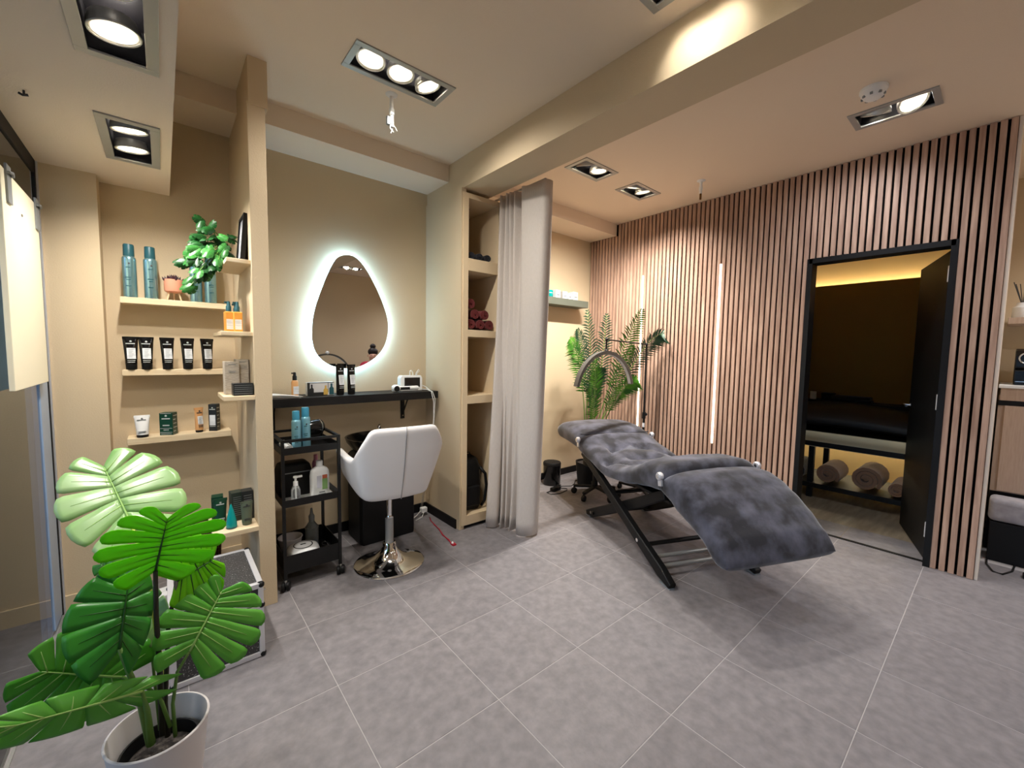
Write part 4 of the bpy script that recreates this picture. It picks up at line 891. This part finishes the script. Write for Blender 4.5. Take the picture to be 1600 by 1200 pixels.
# ------------------------------------------------------------------ curtain
t = thing('curtain', 'greige floor-length curtain gathered beside the cream cabinet', 'curtain', (1.98, 2.3, 0))
ctrl_top = [(2.035, 2.54), (1.965, 2.49), (1.945, 2.46), (2.0, 2.445), (1.945, 2.42), (2.005, 2.40), (1.95, 2.375), (2.01, 2.355), (1.955, 2.33), (2.02, 2.30), (1.96, 2.255), (1.965, 2.22), (1.975, 2.13), (1.985, 2.05), (2.04, 2.035), (2.05, 2.06)]
ctrl_bot = [(2.03, 2.53), (1.90, 2.515), (1.842, 2.47), (1.90, 2.42), (1.965, 2.455), (1.915, 2.395), (1.985, 2.40), (1.925, 2.345), (2.0, 2.345), (1.935, 2.30), (2.0, 2.29), (1.935, 2.235), (1.955, 2.185), (2.02, 2.135), (2.08, 2.15), (2.09, 2.19)]
def cr(pts, u):
    n = len(pts)-1; x = u*n; i = min(int(x), n-1); f_ = x-i
    g = lambda k: Vector(pts[max(0, min(n, k))])
    p0, p1, p2, p3 = g(i-1), g(i), g(i+1), g(i+2)
    return .5*((2*p1)+(p2-p0)*f_+(2*p0-5*p1+4*p2-p3)*f_*f_+(3*p1-p0-3*p2+p3)*f_**3)
def cf(u, v):
    b, tp = cr(ctrl_bot, u), cr(ctrl_top, u); k = v**.8; q = b.lerp(tp, k)
    return (q.x+.004*math.sin(9*v+20*u), q.y+.004*math.sin(7*v+14*u), .012+.004*math.sin(30*u)+(2.487-.012)*v)
part('fabric', MB().grid(cf, 120, 26), CURT, t, smooth=180, solid=.004, world=True)
part('curtain_track', MB().box(1.985, 2.0, 2.05, 2.6, 2.487, 2.4975), FIXMET, t, world=True)

# ------------------------------------------------------------------ far corner: shelf, bin, palm, lamp
o = part('corner_shelf', MB().box(2.62, 3.53, YB+.02-.16, YB+.02, 1.83, 1.90), mat('grey_green_shelf', (96, 100, 88), .45), None, bevel=.003); tag(o, 'grey floating shelf on the back wall behind the curtain', 'shelf')
zt = 1.9005
t = thing('glass_jar', 'teal jar on the grey shelf, nearest the curtain', 'jar', (2.99, 3.0, zt)); part('jar_body', MB().lathe([(.036, 0), (.04, .005), (.04, .04)], n=24), TEALGEL, t, smooth=40); part('lid', MB().lathe([(.041, .042), (.041, .066), (.036, .07), (0, .07)], n=24), TEALGEL, t, smooth=40); part('band', MB().torus((0, 0, .041), .04, .002, 24, 6), LABEL, t)
GK = 'small white cartons on the grey shelf'
for i, (xx, w, h, rz, lb) in enumerate(((3.085, .07, .08, .1, 'small white carton right of the teal jar'), (3.195, .06, .075, -.2, 'second small white carton from the teal jar, turned slightly'), (3.265, .05, .066, .05, 'third small white carton from the teal jar'), (3.35, .08, .085, .1, 'rightmost small white carton on the grey shelf'))):
    carton((xx, 2.99, zt), w, .05, h, MATS['pale_grey_card'], lb, rz=rz, emblem=False, lines=((.75, .5, .004), (.3, .6, .012), (.55, .3, .003)), ink=GREYP, group=GK)
t = thing('pedal_bin', 'small round black bin against the back wall behind the recliner', 'bin', (3.02, 2.93, 0)); part('bin_body', MB().lathe([(.083, 0), (.088, .008), (.09, .20)], n=36), BLACKGL, t, smooth=40); part('lid', MB().lathe([(.091, .201), (.092, .222), (.085, .233), (.03, .24), (0, .24)], n=36), BLACK, t, smooth=40); part('pedal', MB().box(-.02, .02, -.115, -.08, .006, .016), BLACK, t, bevel=.002)
t = thing('power_adapter', 'black power adapter with a looping cord on the floor before the bin', 'adapter', (2.90, 2.76, 0), .1)
part('brick', MB().box(-.055, .055, -.025, .025, .0, .035), BLACK, t, bevel=.004); part('cord', MB().tube([(-.055, 0, .012), (-.12, .01, .005), (-.13, -.05, .004), (-.05, -.09, .004), (.08, -.08, .004), (.12, -.05, .004), (.09, .0, .004), (.06, .02, .006)], .004, 6).tube([(.055, 0, .01), (.14, .03, .004), (.22, -.03, .004), (.3, -.01, .004), (.4, .05, .004), (.5, .0, .004), (.62, .06, .004), (.7, .02, .004)], .004, 6), CABLEB, t, smooth=180)
# palm
t = thing('potted_palm', 'green palm in a dark pot in the corner by the slat wall', 'plant', (3.30, 2.70, 0))
part('pot', MB().lathe([(.085, 0), (.095, .006), (.12, .24), (.112, .24), (.105, .22), (0, .215)], n=32), BLACK, t, smooth=40)
part('soil', MB().lathe([(.104, .2), (.104, .222), (0, .226)], n=24), SOIL, t)
rng = random.Random(11)
def frond(tipw, ctrlw, mt_, n=30, wmax=.2, droop=.35, start=.42, face=(0, -1, .25)):
    B = Vector((3.30, 2.70, .22))+Vector((rng.uniform(-.03, .03), rng.uniform(-.03, .03), 0)); Cc, Tt = Vector(ctrlw), Vector(tipw)
    def q(s): return B*(1-s)**2+Cc*2*s*(1-s)+Tt*s*s
    fr_ = part('frond', MB().tube([q(k/14) for k in range(15)], [.007-.00038*k for k in range(15)], 6), STEMG, t, smooth=180, world=True)
    mb = MB(); fv = Vector(face).normalized()
    for k in range(n):
        s = start+(1-start)*k/(n-1); p = q(s); d = (q(min(1, s+.02))-q(max(0, s-.02))).normalized(); sd = d.cross(fv).normalized()
        ln = wmax*math.sin(PI*min(1, .16+.8*(k/(n-1))))**.7*(1 if k < n-1 else .8)
        for side in (-1, 1):
            dirv = (sd*side*.78+d*.62+fv*rng.uniform(-.12, .12)).normalized(); e = p+dirv*ln+Vector((0, 0, -droop*ln)); mm = p.lerp(e, .45)+Vector((0, 0, .05*ln))
            wv = d*.0092
            o = len(mb.v); mb.v += [tuple(p-wv*.5), tuple(p+wv*.5), tuple(mm-wv), tuple(mm+wv), tuple(e)]; mb.f += [(o, o+1, o+3, o+2), (o+2, o+3, o+4)]
    part('leaflets', mb, mt_, fr_, world=True)
FR = [((918, 486, 2.66), (930, 600, 2.70), PALMD), ((948, 492, 2.60), (940, 590, 2.66), PALMD), ((1003, 484, 2.28), (962, 560, 2.50), PALML), ((1036, 522, 2.08), (1000, 520, 2.28), PALMD), ((891, 530, 2.70), (915, 560, 2.70), PALML),
      ((994, 592, 2.30), (955, 600, 2.50), PALML), ((938, 575, 2.56), (925, 600, 2.64), PALMD), ((988, 540, 2.34), (958, 600, 2.52), PALML), ((903, 515, 2.74), (922, 570, 2.74), PALMD), ((930, 560, 2.52), (932, 640, 2.6), PALML)]
for tp, ct, mt_ in FR:
    frond(P(*tp), P(*ct), mt_)
# half moon lamp
def arc_lamp(loc, rz, label, boom=True):
    t = thing('half_moon_lamp', label, 'lamp', loc, rz, 'half-moon lash lamps on stands')
    for k in range(5):
        a = 2*PI*k/5+.3; lg = part('foot', MB().bar((0, 0, .075), (.25*math.cos(a), .25*math.sin(a), .062), .03, .02), BLACK, t, bevel=.003)
        cs = part('castor', MB().lathe([(.02, -.016), (.026, -.01), (.026, .01), (.02, .016)], (0, 0, 0), 16, Matrix.Translation((.25*math.cos(a), .25*math.sin(a), .0265)) @ Matrix.Rotation(PI/2, 4, 'X')), BLACK, t, smooth=40)
        part('castor_fork', MB().box(.25*math.cos(a)-.008, .25*math.cos(a)+.008, .25*math.sin(a)-.008, .25*math.sin(a)+.008, .04, .07), BLACK, cs)
    H = 1.44 if boom else 1.0
    part('stand_pole', MB().cyl((0, 0, 0), .011, .07, .78, 14).cyl((0, 0, 0), .0085, .78, H, 12), BLACKMET, t, smooth=40)
    part('clamp', MB().cyl((0, 0, 0), .016, .74, .80, 12).sphere((.018, -.01, .78), .014, 10, 6), BLACK, t, smooth=40)
    part('white_collar', MB().cyl((0, 0, 0), .0118, .66, .70, 14), LABEL, t, smooth=40)
    ox, oz = (-.6, .99) if boom else (-.34, .91)
    if boom: part('boom', MB().tube([(0, 0, 1.435), (-.6, -.02, 1.46)], .006, 8).sphere((0, 0, 1.437), .014, 10, 6), BLACKMET, t, smooth=40)
    if boom: part('drop_arm', MB().tube([(-.6, -.02, 1.46), (-.6, -.02, 1.36)], .007, 8).sphere((-.6, -.02, 1.46), .014, 10, 6).sphere((-.6, -.02, 1.36), .02, 10, 6).sphere((-.68, -.02, 1.325), .012, 10, 6), BLACK, t, smooth=40)
    else: part('pivot', MB().sphere((ox, -.02, oz+.385), .03, 14, 8), WHITEP, t, smooth=180)
    R_ = .36; pts = []
    mb = MB(); n = 36; rings = []
    for k in range(n+1):
        a = math.radians(14+152*k/n); c_, s_ = math.cos(a), math.sin(a); rr = []
        for du, dv in ((-.014, -.02), (.014, -.02), (.014, .02), (-.014, .02)):
            rr.append((ox+(R_+du)*c_, -.02+dv, oz+(R_*1.0+du)*s_))
        rings.append(rr)
    part('light_arc', mb.loft(rings), mat('grey_lamp_shell', (96, 94, 90), .4, metal=.3) if 'grey_lamp_shell' not in MATS else MATS['grey_lamp_shell'], t, smooth=40)
    part('diffuser', MB().loft([[(ox+(R_-.0145)*math.cos(math.radians(15+150*k/n)), -.02+dv, oz+(R_-.0145)*math.sin(math.radians(15+150*k/n))) for dv in (-.015, .015)]+[(ox+(R_-.012)*math.cos(math.radians(15+150*k/n)), -.02+dv, oz+(R_-.012)*math.sin(math.radians(15+150*k/n))) for dv in (.015, -.015)] for k in range(n+1)]), LABEL, t)
    return t
L0 = arc_lamp((3.45, 2.165, 0), math.radians(-2), 'black half-moon lamp on a thin stand behind the recliner')
arc_lamp((2.38, -1.0, 0), 0, 'half-moon lamp seen in the egg-shaped mirror', False)
t = thing('work_stool', 'low black stool base with castors under the head of the recliner', 'stool', (3.08, 2.42, 0))
for k in range(5):
    a = 2*PI*k/5+PI*1.05; part('foot', MB().bar((0, 0, .095), (.2*math.cos(a), .2*math.sin(a), .075), .035, .022), BLACK, t, bevel=.004)
    cs = part('castor', MB().lathe([(.02, -.018), (.028, -.012), (.028, .012), (.02, .018)], (0, 0, 0), 16, Matrix.Translation((.2*math.cos(a), .2*math.sin(a), .0285)) @ Matrix.Rotation(a, 4, 'Z') @ Matrix.Rotation(PI/2, 4, 'X')), BLACK, t, smooth=40)
    part('castor_stem', MB().cyl((.2*math.cos(a), .2*math.sin(a), 0), .008, .03, .08, 8), BLACK, cs)
part('column', MB().cyl((0, 0, 0), .025, .08, .30, 16), BLACK, t, smooth=40); part('seat', MB().lathe([(.11, .30), (.12, .305), (.12, .34), (.1, .355), (0, .36)], n=28), BLACK, t, smooth=40)

# ------------------------------------------------------------------ recliner
A0 = Vector((2.187, 1.159, 0)); DU = Vector((-.397, -.918, 0)).normalized(); NW = Vector((.918, -.397, 0)).normalized()
rz = math.atan2(NW.y, NW.x)            # local x = across, local -y = towards the foot
t = thing('treatment_recliner', 'dark grey velvet treatment recliner on crossed black legs', 'recliner', A0, rz)
def L3(u, w, z): return (w, -u, z)
def interp(tab, u):
    if u <= tab[0][0]: return tab[0][1]
    for (a, b), (c, d) in zip(tab, tab[1:]):
        if u <= c:
            k = (u-a)/(c-a); k = k*k*(3-2*k)*.5+k*.5; return b+(d-b)*k
    return tab[-1][1]
W0, W1 = -.035, .665
def pad(name, u0, u1, top, bot, nu, endr=.05, dim=None, mtl=VELVET, nw=36, crown=.02, e0=None, e1=None):
    rings = []
    wc, hw = (W0+W1)/2, (W1-W0)/2
    us = [u0+(u1-u0)*(.5-.5*math.cos(PI*i/nu))*.35+(u1-u0)*(i/nu)*.65 for i in range(nu+1)]
    for u in us:
        zt, zb = interp(top, u), interp(bot, u); zc, hz = (zt+zb)/2, (zt-zb)/2
        de = min((u-u0)/(e0 or endr), (u1-u)/(e1 or endr), 1); k = math.sqrt(max(0, 1-(1-de)**2))*.97+.03
        ring = []
        for j in range(nw*2):
            a = 2*PI*j/(nw*2); c_, s_ = math.cos(a), math.sin(a)
            x = math.copysign(abs(c_)**.28, c_); z = math.copysign(abs(s_)**.5, s_)
            w = wc+hw*x*(.985+.015*k)
            zz = zc+hz*z*k+ (crown*(1-x*x)*k if s_ > 0 else 0)
            if dim and s_ > .2: zz += dim(u, w)*k
            ring.append(L3(u, w, zz))
        rings.append(ring)
    return part(name, MB().loft(rings), mtl, t, smooth=180)
head_top = [(-1.62, .70), (-1.5, .712), (-1.35, .705), (-1.17, .665)]; head_bot = [(-1.62, .555), (-1.45, .55), (-1.17, .53)]
pad('headrest', -1.62, -1.165, head_top, head_bot, 24, endr=.055)
bt = [(-1.19, .66), (-1.0, .60), (-.78, .555), (-.58, .55), (-.42, .60), (-.25, .685), (-.12, .69), (-.06, .66)]
bb = [(-1.19, .52), (-1.0, .485), (-.75, .43), (-.5, .455), (-.35, .49), (-.2, .515), (-.06, .53)]
BT = [(-.95, .16), (-.95, .46), (-.74, .02), (-.74, .315), (-.74, .61), (-.53, .16), (-.53, .46)]
def tuft(u, w):
    z = 0
    for bu, bw in BT: z -= .058*math.exp(-((u-bu)**2+(w-bw)**2)/.0018)
    for (a, b) in ((BT[0], BT[3]), (BT[1], BT[3]), (BT[3], BT[5]), (BT[3], BT[6]), (BT[0], BT[2]), (BT[1], BT[4]), (BT[2], BT[5]), (BT[4], BT[6])):
        pa, pb, p = Vector(a), Vector(b), Vector((u, w)); d = pb-pa; s = max(0, min(1, (p-pa).dot(d)/d.length_squared)); z -= .022*math.exp(-((p-pa-d*s).length/.022)**2)
    for sw in (.17, .46): z -= .010*math.exp(-((w-sw)/.014)**2)*(1 if u > -.42 else 0)
    return z
pad('back_and_seat', -1.19, -.06, bt, bb, 64, endr=.035, dim=tuft, nw=48)
part('seam', MB().tube([L3(-1.177, W0+.02+(W1-W0-.04)*k/20, .668) for k in range(21)], .004, 6), VELVET, t, smooth=180)
lt = [(-.085, .625), (-.02, .66), (.05, .662), (.12, .64), (.2, .595), (.29, .53), (.37, .455), (.44, .385)]
lb = [(-.085, .53), (0, .49), (.06, .445), (.15, .415), (.25, .375), (.35, .30), (.44, .29)]
pad('leg_rest', -.09, .43, lt, lb, 36, e0=.03, e1=.07, dim=lambda u, w: -.006*math.exp(-((u-.3)/.02)**2)*math.exp(-((w-W0)/.12)**2))
for (u, z, w) in ((-1.165, .625, W0-.004), (-.08, .635, W0-.006), (-.08, .655, W1+.006), (-1.165, .64, W1+.004)):
    sg = -1 if w < .3 else 1
    hg = part('hinge', MB().lathe([(.0, -.014), (.019, -.014), (.024, -.008), (.024, .008), (.019, .014), (0, .014)], (0, 0, 0), 20, Matrix.Translation(L3(u, w, z)) @ Matrix.Rotation(PI/2, 4, 'Y')).bar(L3(u, w, z), L3(u+.01, w, z-.055), .012, .03), ALU, t, smooth=40)
    part('hinge_pin', MB().lathe([(.01, -.017), (.01, .017)], (0, 0, 0), 12, Matrix.Translation(L3(u, w+sg*.002, z)) @ Matrix.Rotation(PI/2, 4, 'Y')), CHROME, hg)
for w in (.0, .62):
    s = 1 if w < .3 else -1
    def arm(pts, ww, th):
        mb = MB(); rings = []
        for i, (u, z, hh) in enumerate(pts):
            a = pts[max(0, i-1)]; b = pts[min(len(pts)-1, i+1)]; d = Vector((b[0]-a[0], b[1]-a[1])).normalized(); n_ = Vector((-d.y, d.x))
            rings.append([L3(u+n_.x*hh*e, w+ww+f_*th/2, max(.0, z+n_.y*hh*e)) for e, f_ in ((-1, -1), (-1, 1), (1, 1), (1, -1))])
        return mb.loft(rings)
    lg = part('leg', arm([(.02, .018, .016), (-.08, .06, .034), (-.3, .155, .032), (-.7, .335, .03), (-1.13, .53, .026)], 0, .045), BLACK, t, bevel=.006, smooth=40)
    part('foot_pad', MB().box(w-.02, w+.02, -.02, .07, 0, .007), GREYP, lg)
    part('bolt', MB().lathe([(.012, -.03), (.012, .03)], (0, 0, 0), 10, Matrix.Translation(L3(-.3, w, .155)) @ Matrix.Rotation(PI/2, 4, 'Y')), CHROME, lg)
    lg = part('leg', arm([(-1.13, .02, .018), (-1.03, .05, .036), (-.8, .16, .036), (-.4, .36, .035), (-.14, .50, .03)], s*.055, .04), BLACK, t, bevel=.006, smooth=40)
    part('foot_pad', MB().box(w+s*.055-.02, w+s*.055+.02, 1.06, 1.14, 0, .006), GREYP, lg)
    part('bolt', MB().lathe([(.012, -.026), (.012, .026)], (0, 0, 0), 10, Matrix.Translation(L3(-1.04, w+s*.055, .05)) @ Matrix.Rotation(PI/2, 4, 'Y')), CHROME, lg)
for (u, z, r, mt_) in ((-.26, .14, .014, BLACKMET), (-.20, .085, .012, FIXMET), (-.13, .06, .012, FIXMET), (-1.0, .06, .014, BLACKMET), (-.72, .32, .014, BLACKMET)):
    part('cross_bar', MB().tube([L3(u, .02, z), L3(u, .6, z)], r, 12), mt_, t, smooth=60)
part('seat_rail', MB().box(.05, .57, .1, .9, .452, .468), BLACK, t)

# ------------------------------------------------------------------ treatment room seen through the door
o = part('wall_panel', MB().box(5.7, 5.76, .14, 3.15, .62, 2.14), OLIVEW, None); o.name = 'wall_right'; o['kind'] = 'structure'
t = thing('cove_light', 'warm cove light strip along the top of the far dark panel', 'light strip', (5.8, 1.6, 2.1)); part('strip', MB().box(5.775, 5.79, .3, 3.0, 2.06, 2.075), COVE, t, world=True); part('channel', MB().box(5.77, 5.80, .3, 3.0, 2.04, 2.06), ALU, t, world=True)
t = thing('massage_table', 'massage table with a black cover over a cream sheet in the next room', 'massage table', (4.95, 1.5, 0))
mb = MB().grid(lambda u, v: (4.70+.62*u, .30+2.2*v, .645+.22*math.sin(PI*(.06+.88*u))**.7*(.78+.32*math.sin(5.2*v-.1))), 14, 20); part('black_cover', mb, BLACK, t, smooth=180, solid=.05, world=True)
part('mattress', MB().box(4.72, 5.34, .3, 2.5, .56, .645), BLACK, t, bevel=.02, world=True)
part('cream_sheet', MB().grid(lambda u, v: (4.695-.012*math.sin(PI*u*2)+.03*u, .28+2.24*v, .645-.15*u), 8, 16), SHEET, t, smooth=180, solid=.008, world=True)
for xx in (4.76, 5.28):
    for yy in (.36, 1.15, 2.4): part('leg', MB().box(xx-.022, xx+.022, yy-.022, yy+.022, 0, .57), BLACK, t, world=True)
part('lower_shelf', MB().box(4.72, 5.34, .3, 2.5, .10, .145), BLACK, t, world=True)
part('frame_rail', MB().box(4.72, 4.75, .3, 2.5, .50, .56), BLACK, t, world=True)
GBk = 'rolled blankets on the lower shelf of the massage table'
for i, (yy, r_, lb, mt_) in enumerate(((1.02, .10, 'round beige rolled blanket left of the large one under the massage table', BROWNT), (.74, .118, 'largest beige rolled blanket under the massage table', BROWNT), (.53, .07, 'beige rolled blanket nearest the open black door', BROWNT), (1.285, .09, 'black rolled blanket left of the beige ones under the massage table', NAVYT), (1.475, .09, 'leftmost black rolled blanket under the massage table', NAVYT))):
    towel((4.92, yy, .1455), r_, .34, mt_, lb, GBk, axis='x')
t = thing('under_bed_light', 'warm light strip on the wall beneath the massage table', 'light strip', (5.76, 1.4, .6)); part('strip', MB().box(5.72, 5.74, .3, 2.4, .6, .612), COVE, t, world=True); part('channel', MB().box(5.715, 5.745, .3, 2.4, .612, .62), ALU, t, world=True)
t = thing('side_counter', 'dark low counter behind the massage table', 'counter', (5.55, 1.6, 0)); part('worktop', MB().box(5.40, 5.69, .2, 3.0, .84, .88), BLACK, t, world=True)
part('front_panel', MB().box(5.43, 5.69, 1.05, 3.0, .64, .84), BLACK, t, world=True)
t = thing('folded_towel', 'folded dark grey towel on the counter behind the massage table', 'towel', (5.5, 1.02, .8805)); 
for k in range(2): part('fold', MB().box(-.07, .07, -.17+.01*k, .17-.01*k, .032*k, .032*k+.031), NAVYT, t, bevel=.014, seg=3)
t = thing('white_candle', 'small pale candle at the left of the dark counter', 'candle', (5.56, 1.37, .8805)); part('wax', MB().cyl((0, 0, 0), .03, 0, .085), CREAMB, t, smooth=40); part('wick', MB().cyl((0, 0, 0), .002, .085, .097, 6), INK, t)
t = thing('storage_box', 'black box beside the folded towel on the dark counter', 'box', (5.56, 1.23, .8805)); part('box_body', MB().box(-.06, .06, -.05, .05, 0, .06), BLACK, t, bevel=.002); part('lid', MB().box(-.062, .062, -.052, .052, .06, .075), BLACK, t)

# ------------------------------------------------------------------ kitchenette past the slat wall
t = thing('kitchen_cabinet', 'greige base cabinet with a dark plinth past the end of the slat wall', 'cabinet', (4.6, -.4, 0))
KY0 = -1.3
part('carcass', MB().box(4.42, 4.95, KY0, .02, .43, 1.10), CABF, t, world=True)
part('top_drawer', MB().box(4.395, 4.42, KY0, .015, 1.065, 1.15), CABF, t, world=True, bevel=.002)
part('handle_groove', MB().box(4.405, 4.42, KY0, .02, 1.03, 1.065), BLACK, t, world=True)
for k in range(2):
    part('door', MB().box(4.395, 4.42, -.006-.63*(k+1)-.0, -.01-.63*k, .44, 1.03), CABF, t, world=True, bevel=.002)
part('plinth', MB().box(4.47, 4.95, KY0, .02, .0, .43), BLACK, t, world=True)
o = part('countertop', MB().box(4.38, 4.99, KY0, .025, 1.15, 1.17), WHITEP, None, bevel=.002); tag(o, 'pale worktop on the greige base cabinet', 'countertop')
t = thing('velvet_bench', 'grey velvet bench with a black base before the kitchenette cabinet', 'bench', (4.30, -.35, 0))
part('cushion', MB().box(-.1, .08, -.4, .365, .27, .42), GREYVEL2, t, bevel=.03, seg=4, smooth=40); part('base', MB().box(-.09, .07, -.38, .355, .0, .265), BLACK, t, bevel=.004)
o = part('kitchen_shelf', MB().box(4.66, 4.99, -1.2, .015, 1.60, 1.645), CABF, None, bevel=.002); tag(o, 'pale wall shelf above the coffee machine', 'shelf')
t = thing('reed_diffuser', 'white reed diffuser jar with dark sticks on the kitchenette shelf', 'diffuser', (4.76, -.048, 1.6455)); part('jar', MB().lathe([(.045, 0), (.05, .006), (.05, .075), (.035, .09), (.03, .11), (.024, .11), (.022, .09), (0, .085)], n=28), WHITEP, t, smooth=40)
for k in range(7):
    a = k*.9; part('reed', MB().tube([(.004*math.cos(a), .004*math.sin(a), .088), (.05*math.cos(a), .055*math.sin(a), .24+.01*(k % 3))], .0026, 6), INK, t)
t = thing('coffee_machine', 'glossy black coffee machine on the kitchenette worktop', 'coffee machine', (4.62, -.09, 1.1705))
part('body', MB().prism([(-.11, .0), (.14, .0), (.14, .22), (.1, .25), (-.02, .25), (-.06, .235), (-.075, .2), (-.075, .12), (-.05, .1), (-.05, .02), (-.11, .02)], -.055, .055), BLACKGL, t, bevel=.006)
part('chrome_ring', MB().torus((0, 0, 0), .036, .005, 28, 8, Matrix.Translation((-.078, 0, .185)) @ Matrix.Rotation(PI/2, 4, 'Y')), CHROME, t, smooth=180)
part('spout', MB().cyl((-.085, 0, 0), .012, .1, .13, 14), CHROME, t, smooth=40); part('drip_tray', MB().box(-.15, -.06, -.05, .05, 0, .022), BLACKGL, t, bevel=.003); part('drip_grid', MB().box(-.145, -.065, -.045, .045, .022, .026), CHROME, t)
t = thing('floor_cable', 'black cable looping on the floor past the end of the slat wall', 'cable', (4.0, -.1, 0)); part('cord', MB().tube([P3 for P3 in [(4.25, -.0, .005), (4.1, .0, .005), (3.98, -.03, .005), (3.97, -.07, .005), (4.08, -.11, .005), (4.2, -.12, .005), (4.28, -.16, .005), (4.2, -.22, .005)]], .005, 6), CABLEB, t, smooth=180, world=True); part('plug', MB().box(4.0, 4.06, -.19, -.15, .0, .025), BLACK, t, bevel=.004, world=True)

# ------------------------------------------------------------------ person behind the camera, seen in the mirror
def skin_body(name, verts, edges, radii, mt_, parent, root=0, sub=2):
    me = bpy.data.meshes.new(name); me.from_pydata(verts, edges, []); me.materials.append(mt_); o = link(name, me, parent)
    md = o.modifiers.new('skin', 'SKIN'); 
    for i, sv in enumerate(me.skin_vertices[0].data):
        rr = radii[i]; sv.radius = rr if isinstance(rr, tuple) else (rr, rr); sv.use_root = (i == root)
    md.use_smooth_shade = True; s_ = o.modifiers.new('sub', 'SUBSURF'); s_.levels = sub; s_.render_levels = sub
    return o
t = thing('person', 'person with dark hair in a bun and a red top, seated, seen in the mirror', 'person', (2.83, -1.12, .06), math.radians(20))
V = [(0, 0, .52), (0, .02, .70), (0, .03, .90), (0, .045, 1.02), (0, .08, 1.08), (0, .11, 1.15), (0, .12, 1.24),
     (.09, 0, .50), (.13, .40, .49), (.13, .42, .08), (.13, .53, .04), (-.09, 0, .50), (-.13, .40, .49), (-.13, .42, .08), (-.13, .53, .04),
     (.175, .045, 1.04), (.22, .12, .76), (.12, .36, .74), (.10, .44, .75), (-.175, .045, 1.04), (-.22, .12, .76), (-.12, .36, .74), (-.10, .44, .75)]
E_ = [(0, 1), (1, 2), (2, 3), (3, 4), (4, 5), (5, 6), (0, 7), (7, 8), (8, 9), (9, 10), (0, 11), (11, 12), (12, 13), (13, 14), (3, 15), (15, 16), (16, 17), (17, 18), (3, 19), (19, 20), (20, 21), (21, 22)]
Rr = [(.13, .1), (.115, .085), (.13, .09), (.09, .07), .045, (.075, .09), (.07, .085), .085, .065, .042, .03, .085, .065, .042, .03, .055, .042, .03, .02, .055, .042, .03, .02]
body = skin_body('body', V, E_, Rr, SKIN, t)
TV = [V[0], V[1], V[2], V[3], V[15], (.195, .095, .84), V[19], (-.195, .095, .84)]
skin_body('red_top', [(v[0], v[1], v[2]) for v in TV], [(0, 1), (1, 2), (2, 3), (3, 4), (4, 5), (3, 6), (6, 7)], [(.145, .115), (.13, .1), (.145, .105), (.105, .085), .066, .054, .066, .054], REDTOP, t)
skin_body('trousers', [V[0], V[7], V[8], V[9], V[11], V[12], V[13]], [(0, 1), (1, 2), (2, 3), (0, 4), (4, 5), (5, 6)], [(.145, .12), .098, .078, .06, .098, .078, .06], TROUS, t)
for s in (-1, 1):
    for k in range(5):
        if k < 4: pts = [(s*(.10-.035*0)+s*(k-1.5)*.018, .44, .755), (s*.10+s*(k-1.5)*.02, .475, .758), (s*.10+s*(k-1.5)*.02, .5-.006*abs(k-1.5), .745), (s*.10+s*(k-1.5)*.019, .515-.008*abs(k-1.5), .725)]
        else: pts = [(s*.08, .41, .745), (s*.055, .435, .74), (s*.048, .46, .735)]
        part('finger', MB().tube(pts, [.009]*(len(pts)-1)+[.006], 8), SKIN, body, smooth=180)
    part('shoe', MB().loft([[(s*.13+x*1.0, y, z) for x, y in [(-.04, .35), (.04, .35), (.048, .5), (.03, .6), (-.03, .6), (-.048, .5)]] for z in (0, .03, .06)]), BLACK, t, bevel=.015)
hd = Vector((0, .122, 1.20))
hair = part('hair', MB().sphere((0, .068, 1.262), .086, 20, 14, (.98, .9, .85)).sphere((0, .05, 1.355), .05, 14, 10, (1, 1, .95)), HAIR, t, smooth=180)
part('nose', MB().loft([[(-.008, .2, 1.21), (.008, .2, 1.21), (0, .206, 1.215)], [(-.013, .205, 1.175), (.013, .205, 1.175), (0, .228, 1.178)], [(-.008, .2, 1.168), (.008, .2, 1.168), (0, .21, 1.166)]]), SKIN, body, smooth=180)
for s in (-1, 1):
    part('eye', MB().sphere((s*.03, .192, 1.205), .009, 10, 8, (1.2, .6, .7)), INK, body, smooth=180); part('ear', MB().sphere((s*.083, .105, 1.195), .026, 10, 8, (.35, .7, 1)), SKIN, body, smooth=180)
part('mouth', MB().sphere((0, .197, 1.142), .018, 12, 6, (1.2, .4, .35)), mat('lip', (176, 92, 88), .5), body, smooth=180)
t = thing('round_stool', 'black round stool under the seated person, behind the camera', 'stool', (2.83, -1.12, 0))
part('seat', MB().lathe([(.16, .37), (.17, .375), (.17, .41), (.15, .425), (0, .43)], n=30), BLACK, t, smooth=40); part('column', MB().cyl((0, 0, 0), .025, .06, .375, 16), CHROME, t, smooth=40); part('base_disc', MB().lathe([(.18, 0), (.18, .01), (.04, .05), (.03, .065), (0, .065)], n=36), CHROME, t, smooth=40)

# small print and weave too fine to pick apart stays joined
for o in list(SC.objects):
    if o.type == 'MESH' and o.parent and o.name.split('.')[0] in ('print', 'label_print', 'word_print', 'leaflets', 'teeth', 'weave', 'stake', 'succulent', 'vein', 'dark_print', 'stem', 'vent_slot', 'corner_cap'):
        o['kind'] = 'stuff'
